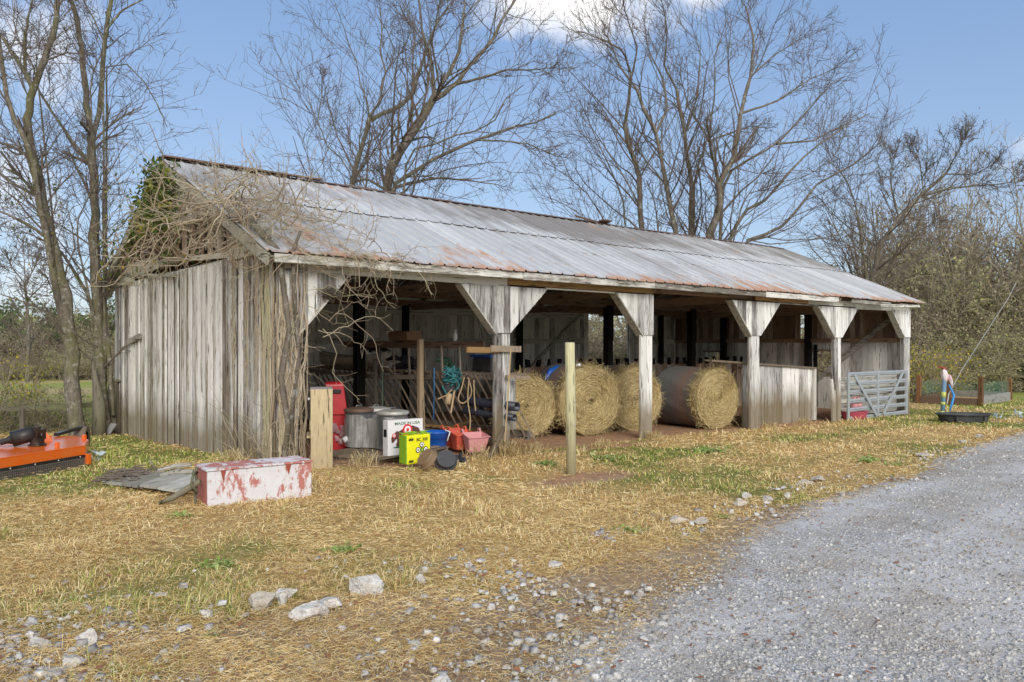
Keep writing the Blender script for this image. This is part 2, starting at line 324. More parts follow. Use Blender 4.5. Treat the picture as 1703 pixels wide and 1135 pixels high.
def barkmat(name, a, b, mossy=.4, scale=1.):
    n = NT(name); v = n.co((1, 1, .35)); f = n.noise(v, 14*scale, 6, .7); g = n.noise(n.co((1, 1, .6), loc=(4, 4, 4)), 2.2*scale, 4, .7)
    c = n.mix(n.ramp(f, [(.3, 0.), (.7, 1.)]), a, b); c = n.mix(n.ramp(g, [(.45, 0.), (.62, mossy)]), c, (.13, .13, .055))
    c = n.mix(n.ramp(n.noise(n.co(loc=(9, 1, 2)), 9*scale, 4, .7), [(.56, 0.), (.62, .6)]), c, (.36, .36, .32))
    n.bump(f, .7, .03); return n.fin(c, .92, 0, .1)
M['bark'] = barkmat('lichen_bark', (.07, .057, .043), (.24, .21, .17), .75)
M['bark2'] = barkmat('grey_bark', (.075, .062, .05), (.21, .18, .15), .35, .6)
M['twig'] = plain('grey_brown_twigs', (.15, .122, .10), .9, 0, .3, 3, spec=.1)
M['thick'] = (lambda n: n.fin(n.ramp(n.attr('rnd'), [(0, (.18, .145, .10)), (.5, (.30, .255, .18)), (1, (.42, .37, .27))]), .9, 0, .1))(NT('thicket_stems'))
def leafmat(name, st, tr=.35):
    n = NT(name); c = n.ramp(n.attr('rnd'), st); m = n.fin(c, .75, 0, .2)
    t = n.t.nodes.new('ShaderNodeBsdfTranslucent'); n.t.links.new(c, t.inputs[0]); x = n.t.nodes.new('ShaderNodeMixShader'); x.inputs[0].default_value = tr
    n.t.links.new(n.b.outputs[0], x.inputs[1]); n.t.links.new(t.outputs[0], x.inputs[2]); n.t.links.new(x.outputs[0], n.out.inputs[0]); return m
M['ivy'] = leafmat('ivy_leaves', [(0, (.03, .06, .015)), (.6, (.085, .14, .028)), (.88, (.26, .27, .035)), (1, (.36, .22, .035))], .25)
M['lf_olive'] = leafmat('olive_brown_leaves', [(0, (.28, .23, .13)), (.45, (.38, .35, .20)), (.8, (.38, .41, .18)), (1, (.66, .60, .22))])
M['lf_brown'] = leafmat('dry_brown_leaves', [(0, (.25, .19, .14)), (.6, (.38, .31, .23)), (1, (.5, .43, .31))])
M['lf_dark'] = leafmat('evergreen_needles', [(0, (.06, .095, .04)), (.6, (.13, .18, .07)), (1, (.27, .31, .12))])
M['lf_green'] = leafmat('small_green_leaves', [(0, (.06, .09, .025)), (.6, (.14, .19, .04)), (1, (.3, .32, .08))])
M['lf_yellow'] = leafmat('yellow_leaves', [(0, (.2, .2, .03)), (.5, (.42, .38, .04)), (1, (.62, .48, .05))])
M['lf_weed'] = leafmat('weed_leaves', [(0, (.18, .26, .05)), (.6, (.36, .48, .13)), (1, (.52, .56, .25))])
M['vine'] = (lambda n: n.fin(n.mix(n.noise(n.co(), 12, 4), n.ramp(n.attr('rnd'), [(0, (.22, .15, .09)), (.4, (.44, .35, .25)), (.85, (.60, .52, .39)), (1, (.36, .38, .18))]), (.3, .25, .18)), .9, 0, .1))(NT('dry_vine_stems'))
def stonemat(name, a, b):
    n = NT(name); f = n.noise(n.co(), 9, 6, .65); c = n.mix(n.ramp(f, [(.3, 0.), (.7, 1.)]), a, b); c = n.mix(1, c, n.ramp(n.attr('rnd'), [(0, .55), (1, 1.2)]), 'MULTIPLY'); c = n.mix(1, c, n.ramp(n.noise(n.co(loc=(1, 2, 3)), 30, 5, .8), [(.3, .7), (.6, 1.1)]), 'MULTIPLY')
    c = n.mix(n.ramp(n.noise(n.co(loc=(5, 5, 5)), 4, 4), [(.5, 0.), (.68, .65)]), c, (.28, .2, .12)); n.bump(f, 1., .05); return n.fin(c, .85, 0, .2)
M['stone'] = stonemat('pale_limestone', (.36, .35, .33), (.74, .73, .70)); M['stone_w'] = stonemat('cream_limestone', (.34, .30, .25), (.66, .62, .55))
# ---- ground materials
def groundmat():
    n = NT('pasture_soil_and_thatch'); o = n.co(); d = n.attr('dirt'); g = n.attr('green'); far = n.attr('far')
    f1 = n.noise(o, 26, 6, .75, .6); f2 = n.noise(o, 1.1, 5, .65); f3 = n.noise(n.co(loc=(9, 2, 0)), 5, 5, .7)
    straw = n.mix(n.ramp(f1, [(.3, 0.), (.7, 1.)]), (.23, .135, .05), (.68, .47, .20))
    grn = n.mix(f1, (.07, .085, .02), (.26, .27, .07))
    c = n.mix(n.ramp(n.math('ADD', n.math('MULTIPLY', g, .7), n.math('MULTIPLY', f3, .5)), [(.42, 0.), (.72, 1.)]), straw, grn)
    inb = n.attr('inside'); soil = n.mix(n.ramp(f3, [(.3, 0.), (.7, 1.)]), (.26, .14, .08), (.48, .29, .175)); so2 = n.mix(n.ramp(f1, [(.3, 0.), (.7, 1.)]), (.19, .125, .08), (.50, .37, .24)); so2 = n.mix(n.ramp(f2, [(.4, 0.), (.6, .6)]), so2, (.40, .31, .22)); soil = n.mix(inb, so2, soil)
    dm = n.ramp(n.math('ADD', d, n.math('MULTIPLY', n.math('SUBTRACT', f3, .5), .8)), [(.4, 0.), (.62, 1.)]); c = n.mix(dm, c, soil)
    ft = n.noise(n.co((.02, .12, 1)), 1.6, 4, .6); fc = n.mix(n.ramp(ft, [(.42, 0.), (.56, 1.)]), (.42, .33, .16), (.26, .30, .07)); c = n.mix(far, c, fc)
    n.bump(f1, .8, .03); return n.fin(c, .95, 0, .1)
M['ground'] = groundmat()
def gravelmat():
    n = NT('grey_crushed_gravel'); o = n.co(); e = n.attr('edge')
    v1 = n.vor(o, 46); v2 = n.vor(o, 95); d1 = n.vor(o, 46, 'Distance'); d2 = n.vor(o, 95, 'Distance')
    s1 = n.ramp(n.xyz(v1, 0), [(0, (.24, .238, .235)), (.4, (.42, .42, .42)), (.8, (.56, .56, .56)), (1, (.75, .745, .73))])
    s2 = n.ramp(n.xyz(v2, 1), [(0, (.16, .155, .15)), (.6, (.40, .40, .40)), (1, (.62, .62, .61))])
    c = n.mix(n.ramp(n.noise(o, 3, 4), [(.4, 0.), (.6, 1.)]), s2, s1)
    c = n.mix(1, c, n.ramp(d1, [(.0, 1.08), (.5, 1.), (.75, .72)]), 'MULTIPLY')
    w = n.noise(n.co((1, 1, 1), loc=(1, 3, 0)), .45, 5, .6); c = n.mix(n.ramp(w, [(.42, 0.), (.68, .6)]), c, (.40, .36, .31))
    c = n.mix(n.ramp(n.noise(n.co((.35, 1.5, 1), rot=(0, 0, -.2)), .7, 4, .6), [(.42, 0.), (.62, .5)]), c, (.62, .625, .64))
    ed = n.ramp(n.math('ADD', e, n.math('MULTIPLY', n.math('SUBTRACT', n.noise(o, 2.5, 5, .7), .5), .9)), [(.0, 1.), (.24, 0.)])
    c = n.mix(n.ramp(n.noise(n.co(loc=(3, 8, 0)), .8, 6, .7), [(.46, 0.), (.62, .55)]), c, n.mix(1, c, (.72, .64, .54), 'MULTIPLY'))
    c = n.mix(ed, c, n.mix(n.noise(o, 20, 5), (.22, .16, .11), (.42, .34, .25)))
    h = n.math('ADD', n.math('MULTIPLY', d1, -.7), n.math('MULTIPLY', d2, -.35)); n.bump(h, .45, .015); return n.fin(c, .9, 0, .2)
M['gravel'] = gravelmat()
# ================================================================== GROUND
RE = np.array([atz(*p, z)[:2] for p, z in [((860, 1400), .1), ((900, 1180), .08), ((950, 1135), .08), ((1060, 1030), .08), ((1180, 950), .06), ((1270, 885), .03), ((1400, 845), -.02), ((1500, 810), -.05), ((1640, 745), -.1), ((1703, 728), -.12), ((1770, 714), -.14)]])
RE = np.vstack([[-1.8, -30], [-2.3, -12], RE[1:], [24, -4.6], [60, -4], [160, 0]])
GE = np.array([atz(*p, .05)[:2] for p in [(-700, 1035), (-200, 1040), (0, 1052), (250, 1032), (430, 1005), (640, 968), (900, 950), (1100, 895), (1300, 832), (1500, 782), (1650, 738), (1760, 708)]])
GE = np.vstack([GE, [24, -4], [60, -3.5], [160, 0]])
def sdf(PL, x, y):
    x = np.asarray(x, float); y = np.asarray(y, float); best = np.full(x.shape, 1e9); sg = np.ones(x.shape)
    for a, b in zip(PL[:-1], PL[1:]):
        e = b-a; L2 = e@e; t = np.clip(((x-a[0])*e[0]+(y-a[1])*e[1])/L2, 0, 1); dx = x-a[0]-t*e[0]; dy = y-a[1]-t*e[1]; d = np.hypot(dx, dy)
        s = np.sign(e[0]*dy-e[1]*dx); k = d < best; best = np.where(k, d, best); sg = np.where(k, s, sg)
    return best*sg      # positive on the barn side
def dirtf(x, y):
    ge = sdf(GE, x, y)
    inb = ss(-.5, .3, x)*ss(21, 20.4, x)*ss(-.35, .25, y)*ss(9.6, 9, y)
    d = np.maximum(inb, (1-ss(-.9, .5, ge))*(.35+1.1*fbm(x, y, 1.3, 71)))
    d = np.maximum(d, .95*np.exp(-(((x-3.5)/1.15)**2+((y+2.75)/.5)**2)**1.2))
    d = np.maximum(d, .8*np.exp(-(((x-6.5)/2.2)**2+((y+.45)/.3)**2))); d = np.maximum(d, .7*np.exp(-(((x-14.2)/2.)**2+((y+.1)/.35)**2)))
    d = np.maximum(d, 1.1*np.exp(-(((x-1.5)/1.5)**2+((y+.4)/.55)**2)**1.5))
    return np.clip(d+.35*(fbm(x, y, .8, 5)-.5), 0, 1)
def greenf(x, y):
    g = fbm(x, y, .55, 3)*1.25-.27+.25*(fbm(x, y, 2.2, 8)-.5)
    g = g+.36*np.exp(-(((x+.9)/1.6)**2+((y-5.)/3.5)**2))+.28*ss(15, 20, x)+.35*ss(10, 14, y)+.25*ss(-.4, -.2, -np.abs(y+1.9)/1.4)*ss(4, 7, x)
    return np.clip(g, 0, 1)
def axis(lo, a, b, hi, st, gr=1.22):
    c = list(np.arange(a, b, st)); s = st; v = c[-1]
    while v < hi: s *= gr; v += s; c.append(v)
    s = st; v = a; pre = []
    while v > lo: s *= gr; v -= s; pre.append(v)
    return np.array(pre[::-1]+c)
xs = axis(-900, -9, 30, 1400, .16); ys = axis(-700, -11.5, 12, 1500, .16)
X, Y = np.meshgrid(xs, ys); nearm = 1-ss(24, 40, np.hypot(X-6, Y))
re = sdf(RE, X.ravel(), Y.ravel()).reshape(X.shape); inb = ((X > -.2) & (X < 20.9) & (Y > -.1) & (Y < 9.4))
Z = H(X, Y)+nearm*np.where(inb, .2, 1.)*(.05*(fbm(X, Y, 1.7, 2)-.5)+.03*(fbm(X, Y, 5., 6)-.5))*ss(-.1, .5, re)-.06*ss(0, -.6, re)*nearm
nx, ny = len(xs), len(ys); I = (np.arange(ny-1)[:, None]*nx+np.arange(nx-1)[None, :]).ravel()
o = npmesh('ground', np.stack([X, Y, Z], -1).reshape(-1, 3), np.stack([I, I+1, I+nx+1, I+nx], 1), M['ground'],
    {'dirt': (dirtf(X, Y)*nearm).ravel(), 'green': greenf(X, Y).ravel(), 'inside': ss(-3.4, -2.6, Y).ravel()*1., 'far': ss(16, 30, np.hypot(X-6, Y+0)).ravel()}, True)
tag(o, None, None, kind='structure')
# gravel road strip
dens = []
for a, b in zip(RE[:-1], RE[1:]):
    k = max(2, int(min(np.linalg.norm(b-a)/.12, 140))); dens += [a+(b-a)*t for t in np.linspace(0, 1, k, endpoint=False)]
dens = np.array(dens+[RE[-1]])
# smooth
for _ in range(20): dens[1:-1] = .25*dens[:-2]+.5*dens[1:-1]+.25*dens[2:]
tg = nrm(np.gradient(dens, axis=0)); nn = np.stack([tg[:, 1], -tg[:, 0]], 1)
jit = (fbm(dens[:, 0], dens[:, 1], .8, 4)-.5)*.7
offd = np.concatenate([np.linspace(-.25, 4, 26), np.linspace(4.6, 13, 14)])
far_dir = nrm(np.array([[.62, -.78]])); vv = []; ed = []
for k, s in enumerate(offd):
    bl = min(1, max(0, (s-1)/3)); dd = nrm(nn*(1-bl)+far_dir*bl); P = dens+dd*s+nn*(jit*max(0, 1-max(s, 0)/2))[:, None]; vv.append(P); ed.append(np.full(len(P), min(1, max(0, (s+.25)/1.6))))
VV = np.stack(vv, 0); zz = H(VV[..., 0], VV[..., 1])+.022; zz[0] -= .03; zz[1] -= .008
ns = len(dens); K = len(offd); I = (np.arange(K-1)[:, None]*ns+np.arange(ns-1)[None, :]).ravel()
tag(npmesh('gravel_road', np.concatenate([VV, zz[..., None]], -1).reshape(-1, 3), np.stack([I, I+ns, I+ns+1, I+1], 1), M['gravel'], {'edge': np.stack(ed).ravel()}, True), None, None, kind='structure')
# ---- grass blades
def polar(N, f0, f1, p, a0=-37, a1=40):
    u = RS.rand(N); F = (f0**(1-p)+u*(f1**(1-p)-f0**(1-p)))**(1/(1-p)) if abs(p-1) > 1e-3 else f0*(f1/f0)**u
    a = np.tan(np.radians(a0))+RS.rand(N)*(np.tan(np.radians(a1))-np.tan(np.radians(a0)))
    P = CAM[:2]+F[:, None]*FW[:2]+(F*a)[:, None]*RT[:2]; return P[:, 0], P[:, 1], F
def grass(name, N, f0, f1, p, hs, ws, label, mat, greenonly=False):
    x, y, F = polar(N, f0, f1, p); d = dirtf(x, y); g = greenf(x, y); r = sdf(RE, x, y); ge = sdf(GE, x, y)
    clump = fbm(x, y, 2.6, 12); keep = (RS.rand(N) < np.clip(1.1-1.45*d, .02, 1)) & (r > .15) & ~((x > .05) & (x < 20.6) & (y > .12)) & (RS.rand(N) < .35+clump)
    keep &= ~((x > -3.9) & (x < -2.0) & (y > 1.7+.5*(x+3)) & (y < 4.)) | (d < 0)
    x, y, F, d, g, clump = [q[keep] for q in (x, y, F, d, g, clump)]; n = len(x)
    z = H(x, y)-.015; isg = (RS.rand(n) < np.clip((g-.34)*1.25, .03, .68)); near_wall = np.exp(-np.abs(y+.35)/.35)*(x > 3)
    h = hs*(.45+.9*RS.rand(n))*(.35+1.5*clump**1.5)*(1+.8*near_wall)*np.where(fbm(x, y, 1.1, 61) > .62, 1.5, 1.); az = RS.rand(n)*2*math.pi+np.where(fbm(x, y, .9, 20) > .5, 0, 1.); til = np.where(isg, .5+.5*RS.rand(n), .75+.65*RS.rand(n))
    w = ws*(.7+.6*RS.rand(n))*np.maximum(F/6, .8); dx, dy = np.cos(az), np.sin(az); px, py = -dy*w/2, dx*w/2
    def pt(a, til2, side):
        return np.stack([x+dx*h*a*np.sin(til2)+px*side, y+dy*h*a*np.sin(til2)+py*side, z+h*a*np.cos(til2)], 1)
    V = np.stack([pt(0, til*0, -1), pt(0, til*0, 1), pt(.55, til*.7, .8), pt(.55, til*.7, -.8), pt(1, til*1.05, .0)], 1).reshape(-1, 3); b = np.arange(n)[:, None]*5
    F3 = np.concatenate([b+np.array([[0, 1, 2]]), b+np.array([[0, 2, 3]]), b+np.array([[3, 2, 4]])], 1).reshape(-1, 3)
    hue = np.repeat(np.where(isg, .62+.38*RS.rand(n), .5*RS.rand(n)**.8), 3)
    o = npmesh(name, V, F3, mat, {'rnd': hue}); tag(o, label, 'grass', kind='stuff'); return o
n = NT('grass_blades'); c_ = n.ramp(n.attr('rnd'), [(0, (.30, .155, .05)), (.12, (.56, .36, .125)), (.32, (.80, .60, .28)), (.5, (.93, .79, .48)), (.6, (.15, .22, .03)), (.8, (.31, .39, .07)), (1, (.52, .57, .15))])
M['grass'] = n.fin(c_, .8, 0, .15)
grass('grass', 300000, 3.9, 34, 1.0, .085, .0042, 'short matted dry grass with green tufts in front of the barn', M['grass'])
def thatch(N):
    x, y, F = polar(N, 3.9, 26, 1.25); r = sdf(RE, x, y); ge = sdf(GE, x, y); d = dirtf(x, y)
    k = (r > -.15) & ~((x > .05) & (x < 20.6) & (y > .1)) & (RS.rand(N) < np.where(ge < .3, .38+.9*ss(.42, .62, fbm(x, y, 1.3, 41))*np.clip(.4+r, 0, 1), np.clip(1.15-1.2*d, .02, 1)*(1-.75*ss(.3, .6, greenf(x, y)))*(.35+.65*ss(.35, .6, fbm(x, y, .8, 52)))))
    x, y, F = x[k], y[k], F[k]; n = len(x); cl = fbm(x, y, 1.9, 15); a = cl*9+RS.randn(n)*.9; L = .035+.075*RS.rand(n)**1.5; P = np.zeros((n, 4, 3)); z = H(x, y)+.008+.035*RS.rand(n)*cl*1.6; c = RS.randn(n)*.5
    for j in range(4): t = (j/3-.5)*L; P[:, j] = np.stack([x+np.cos(a+c*(j/3))*t, y+np.sin(a+c*(j/3))*t, z+.014*(j == 1)*RS.rand(n)+.02*(RS.rand(n)-.3)*(j == 3)], 1)
    w = .0016*np.maximum(1, F/5.5); tb = TB(); tb.add(P, np.outer(w, [1, 1, .9, .6]), 3); R_ = np.concatenate(tb.R); tb.R = [R_*.5]
    tag(tb.build('matted_thatch', M['grass']), 'flattened dead straw stems lying over the soil and stones', 'thatch', kind='stuff')
thatch(150000)
def litter():
    x, y, F = polar(2600, 3.9, 22, 1.1); k = (sdf(RE, x, y) > -1.5) & ~((x > .05) & (x < 20.6) & (y > .1)) & (RS.rand(2600) < .5); x, y = x[k], y[k]; n = len(x); a = RS.rand(n)*6.283; s_ = .012+.018*RS.rand(n); z = H(x, y)+.03+.02*RS.rand(n)
    u = np.stack([np.cos(a), np.sin(a), .5*(RS.rand(n)-.5)], 1)*s_[:, None]; v = np.stack([-np.sin(a), np.cos(a), .5*(RS.rand(n)-.5)], 1)*s_[:, None]*.7; p = np.stack([x, y, z], 1)
    V = np.stack([p-u, p-v, p+u, p+v], 1).reshape(-1, 3); tag(npmesh('fallen_leaves', V, np.arange(4*n).reshape(-1, 4), plain('dead_leaf', (.24, .10, .05), .8, 0, .5, 3), {'rnd': RS.rand(n)}), 'small dead brown leaves scattered over grass and gravel', 'leaves', kind='stuff')
litter()
# ---- stones
ico = np.array([(0, 0, 1), (.89, 0, .45), (.28, .85, .45), (-.72, .53, .45), (-.72, -.53, .45), (.28, -.85, .45), (.72, .53, -.45), (-.28, .85, -.45), (-.89, 0, -.45), (-.28, -.85, -.45), (.72, -.53, -.45), (0, 0, -1)])
icof = np.array([(0, 1, 2), (0, 2, 3), (0, 3, 4), (0, 4, 5), (0, 5, 1), (1, 6, 2), (2, 7, 3), (3, 8, 4), (4, 9, 5), (5, 10, 1), (1, 10, 6), (2, 6, 7), (3, 7, 8), (4, 8, 9), (5, 9, 10), (11, 7, 6), (11, 8, 7), (11, 9, 8), (11, 10, 9), (11, 6, 10)])
cub = np.array([(-1, -1, -1), (1, -1, -1), (1, 1, -1), (-1, 1, -1), (-.7, -.7, 1), (.7, -.7, 1), (.7, .7, 1), (-.7, .7, 1)])*.72
cubf = np.array([(4, 5, 6), (4, 6, 7), (0, 1, 5), (0, 5, 4), (1, 2, 6), (1, 6, 5), (2, 3, 7), (2, 7, 6), (3, 0, 4), (3, 4, 7)])
def pebbles(name, x, y, s, label, mat, flat=.5, lift=.1):
    n = len(x); V = (cub[None]+.75*(RS.rand(n, 8, 3)-.5))*s[:, None, None]*np.stack([.75+.5*RS.rand(n), .75+.5*RS.rand(n), flat*(.6+.8*RS.rand(n))], 1)[:, None, :]
    a = RS.rand(n)*6.283; c, q = np.cos(a)[:, None], np.sin(a)[:, None]; V = np.stack([V[..., 0]*c-V[..., 1]*q, V[..., 0]*q+V[..., 1]*c, V[..., 2]+.25*V[..., 0]*(RS.rand(n, 1)-.5)], -1)
    V = V+np.stack([x, y, H(x, y)+.024+s*(lift+.12)], 1)[:, None, :]; Fc = (np.arange(n)[:, None, None]*8+cubf[None]).reshape(-1, 3)
    o = npmesh(name, V.reshape(-1, 3), Fc, mat, {'rnd': np.repeat(RS.rand(n), 10)}); tag(o, label, 'gravel', kind='stuff'); return o
x, y, F = polar(60000, 3.9, 26, 1.15, -5, 41); r = sdf(RE, x, y); k = (r < .25) & (RS.rand(len(x)) < np.clip(.35-r, .2, 1)+.2)
x, y, F = x[k], y[k], F[k]; s = (.005+.013*RS.rand(len(x))**4)*np.maximum(1, F/9)
pebbles('loose_gravel', x, y, s, 'loose grey crushed stone lying over the driveway', M['stone'], .55, .05)
x, y, F = polar(62000, 3.9, 30, 1.1, -41, 41); r = sdf(RE, x, y); ge = sdf(GE, x, y)
k = (r > -.3) & (ge < .9) & (RS.rand(len(x)) < np.clip(.8-ge*.8, .0, .85)*np.clip(3.*fbm(x, y, 1.0, 33)-1.2, .03, .8))
x, y, F = x[k], y[k], F[k]; s = .005+.036*RS.rand(len(x))**5
pebbles('scattered_stones', x, y, s, 'small pale stones scattered in the dirt between grass and gravel', M['stone'], .5, .1)
def rock(px, py, wpx, hpx, label, mat='stone', seed=0, zg=None):
    rs = np.random.RandomState(seed+100); p = atz(px, py, gz(*atz(px, py, .05)[:2])); p = atz(px, py, gz(p[0], p[1])); F = (p-CAM)@FW; w = wpx*F/f_/2; h = hpx*F/f_
    me = bpy.data.meshes.new('rock'); import bmesh
    bm = bmesh.new(); bmesh.ops.create_icosphere(bm, subdivisions=4, radius=1.12)
    cuts = nrm(rs.randn(16, 3)*np.array([1, 1, .9])); ds = rs.uniform(.45, .8, 16)
    for v in bm.verts:
        q = np.array(v.co)
        for c, d in zip(cuts, ds):
            e = q@c-d
            if e > 0: q = q-c*e
        q = q*(1+.035*rs.randn()); v.co = q*np.array([w*1.15, w*.85, h*.75])
    bm.to_mesh(me); bm.free(); me.materials.append(M[mat]); a = me.attributes.new('rnd', 'FLOAT', 'FACE'); a.data.foreach_set('value', np.full(len(me.polygons), rs.uniform(.5, 1), np.float32))
    o = bpy.data.objects.new('rock', me); COL.objects.link(o); o.location = (p[0], p[1], gz(p[0], p[1])+h*.42); o.rotation_euler = (0, 0, yaw_-math.pi/2+rs.uniform(-.3, .3))
    tag(o, label, 'rock', 'rocks along the edge of the driveway'); return o
for i, (a, b, c, d, l, m) in enumerate([
 (434, 1015, 48, 33, 'cream coloured pointed rock in the cluster of rocks on dry grass', 'stone_w'), (520, 1030, 66, 30, 'wide flat grey rock lying right of the cream pointed rock', 'stone'),
 (613, 990, 64, 34, 'large angular grey rock standing alone right of the rock cluster', 'stone'), (472, 995, 40, 20, 'flat tan grey rock right behind the cream pointed rock', 'stone'),
 (470, 1008, 20, 20, 'small upright grey rock between the cream rock and the flat grey rock', 'stone'), (545, 1010, 50, 18, 'low flat rock behind the wide flat grey rock', 'stone'),
 (345, 1030, 22, 16, 'small round pale rock left of the rock cluster', 'stone'), (265, 994, 28, 9, 'flat white rock alone in the grass on the left', 'stone_w'),
 (149, 1072, 38, 22, 'grey wedge rock in the bottom left rock group, rear right', 'stone'), (126, 1108, 44, 20, 'long pale rock in the bottom left rock group, front centre', 'stone'),
 (66, 1080, 28, 20, 'small blocky grey rock in the bottom left rock group, left side', 'stone'), (90, 1128, 42, 18, 'tan rock at the bottom edge, lowest of the bottom left group', 'stone_w'),
 (702, 972, 20, 14, 'small pointed blue grey rock right of the large angular rock', 'stone'), (1126, 870, 36, 12, 'flat cream rock beside a green weed at the gravel edge', 'stone_w'),
 (1170, 872, 28, 9, 'low pale rock right of the flat cream rock', 'stone_w'), (1232, 842, 30, 11, 'flat tan rock slanted toward the driveway', 'stone_w'),
 (1243, 830, 20, 9, 'small grey rock behind the slanted tan rock', 'stone'), (1276, 833, 20, 9, 'small pale rock right of the slanted tan rock', 'stone'), (1310, 829, 12, 11, 'tall small grey rock at the right of its row', 'stone'),
 (1337, 807, 30, 8, 'flat cream rock, left of two long flat rocks by the gravel', 'stone_w'), (1360, 801, 28, 9, 'flat cream rock, right of two long flat rocks by the gravel', 'stone_w'),
 (1535, 760, 28, 7, 'flat pale rock near the far bend of the driveway', 'stone_w'), (1600, 737, 18, 6, 'grey rock in grass at the far edge of the driveway', 'stone'), (1628, 729, 20, 6, 'pale rock close to the photo right edge by the far driveway', 'stone_w'),
 (923, 945, 28, 12, 'grey rock at the grass edge left of the gravel', 'stone'), (860, 948, 18, 9, 'small white rock at the grass edge', 'stone_w')]): rock(a, b, c, d, l, m, i)
# weeds
def weed(px, py, wpx, label, n=26, seed=0, mat='lf_weed'):
    rs = np.random.RandomState(seed+5); p = atz(px, py, .03); p = atz(px, py, gz(p[0], p[1])); F = (p-CAM)@FW; R = wpx*F/f_/2; V = []; Fc = []; rr = []
    for i in range(n):
        a = rs.rand()*6.283; off = rs.randn(2)*R*.4; L = R*(.22+.3*rs.rand()); w = L*.2; e = .25+.7*rs.rand(); d = np.array([math.cos(a), math.sin(a), 0]); s = np.array([-d[1], d[0], 0]); o = np.array([off[0], off[1]*1.0, 0])
        q = [o, o+d*L*.4+s*w+[0, 0, L*e*.5], o+d*L*.45-s*w+[0, 0, L*e*.5], o+d*L*.8+s*w*.8+[0, 0, L*e*.65], o+d*L*.8-s*w*.8+[0, 0, L*e*.65], o+d*L*1.05+[0, 0, L*e*.45]]
        b = len(V); V += q; Fc += [(b, b+1, b+2), (b+1, b+3, b+2), (b+2, b+3, b+4), (b+3, b+5, b+4)]; rr += [rs.rand()]*4
    o = npmesh('weed', np.array(V)+[p[0], p[1], gz(p[0], p[1])+.005], np.array(Fc), M[mat], {'rnd': np.array(rr)}); tag(o, label, 'weed', 'green weeds in the dry grass'); return o
for i, (a, b, c, l) in enumerate([(565, 918, 70, 'bright green leafy weed in front of the white and red box, right one'), (360, 942, 66, 'broad leafed weed in the dry grass left of the bright green one'),
 (1050, 885, 60, 'green weed by the gravel edge beside the flat cream rock'), (352, 1060, 34, 'small weed below the cream pointed rock'), (115, 1020, 30, 'small weed at the left above the bottom rocks'), (492, 992, 22, 'yellow green sprig among the rock cluster'),
 (905, 775, 60, 'low green weeds left of the treated post base'), (1010, 765, 60, 'flat green weed patch right of the treated post'), (1180, 752, 70, 'bright green leafy patch in front of the fourth front post'), (1490, 775, 40, 'green weed near the far rocks'),
 (1440, 768, 60, 'low green patch in front of the metal gate'), (930, 1000, 24, 'tiny green sprig in the dirt near the gravel'), (1205, 862, 30, 'dark green weed between the cream rocks'), (200, 1120, 60, 'yellow green moss tuft at the bottom left edge'), (300, 860, 60, 'green grass tuft left of the painted box')]): weed(a, b, c, l, 60, i)
# ================================================================== BARN
L_, W_ = 20.65, 9.15; RZ, EZ = 5.46, 3.27; EY = -.387; MY = W_/2; SL = (RZ-EZ)/(MY-EY)
def roofz(x, y): return EZ+(min(y, 2*MY-y)-EY)*SL-.05*math.sin(math.pi*min(max(x/L_, 0), 1))*(1-abs(y-MY)/5.2)
barn = empty('barn', (0, 0, 0), 'long weathered white board barn with open bays and a rust streaked metal roof', 'barn')
def planks(m, a, b, z0, z1, w=.2, t=.024, out=(0, -1), holes=(), seed=0, wv=.25, jb=.02, jt=.0, gap=.006, bat=False, stag=.006):
    rs = np.random.RandomState(seed); a = np.array(a, float); b = np.array(b, float); Ls = np.linalg.norm(b-a); d = (b-a)/Ls; o = np.array(out, float); s = 0; i = 0
    while s < Ls-.01:
        ww = w*(1+rs.uniform(-wv, wv)); 
        if bat and i % 2: ww *= .42
        e = min(s+ww, Ls)
        if Ls-e < .04: e = Ls
        mid = (s+e)/2; off = rs.uniform(0, stag)+(.022 if bat and i % 2 else 0)
        p0 = z0(*(a+d*mid)) if callable(z0) else z0; zt0 = z1(*(a+d*s)) if callable(z1) else z1; zt1 = z1(*(a+d*e)) if callable(z1) else z1
        segs = [(p0+rs.uniform(-jb, jb), None)]
        hs = sorted([h for h in holes if h[0] < mid < h[1]], key=lambda h: h[2]); cur = p0+rs.uniform(-jb, jb); parts = []
        for h in hs:
            if h[2] > cur+.02: parts.append((cur, h[2], h[2]))
            cur = max(cur, h[3])
        if min(zt0, zt1) > cur+.02: parts.append((cur, zt0-rs.uniform(0, jt) if jt else zt0, zt1-rs.uniform(0, jt) if jt else zt1))
        r = rs.rand(); g = gap*rs.uniform(.3, 1.6); tw = rs.uniform(-.004, .004, 4)
        for (q0, q1, q2) in parts:
            P = []
            for k, (zz, ss_) in enumerate([(q0, s+g), (q0, e-g), (q2, e-g), (q1, s+g)]):
                xy = a+d*(ss_+tw[k]*.5)
                for dep in (off, off+t): P.append((*(xy+o*(dep+tw[k])), zz))
            A = P[0::2]; B = P[1::2]; m.add(A+B, [(3, 2, 1, 0), (4, 5, 6, 7), (0, 1, 5, 4), (1, 2, 6, 5), (2, 3, 7, 6), (3, 0, 4, 7)], r)
        s = e; i += 1
    return m
# --- near gable wall (x=0, seen from -x)
m = MB(); planks(m, (0, W_), (0, 0), lambda x, y: gz(x, y)-.03, 3.36, .17, out=(-1, 0), seed=4, wv=.3, jb=.05, stag=.03, holes=[(6.02, 6.16, -.2, 1.15), (1.45, 1.53, 2.35, 3.4)], gap=.007, bat=True); m.build('end_wall', M['gable'], barn)
m = MB(); planks(m, (.03, W_), (.03, 0), -.05, 3.4, .3, out=(1, 0), seed=5); m.build('end_wall_lining', M['in_z'], barn)
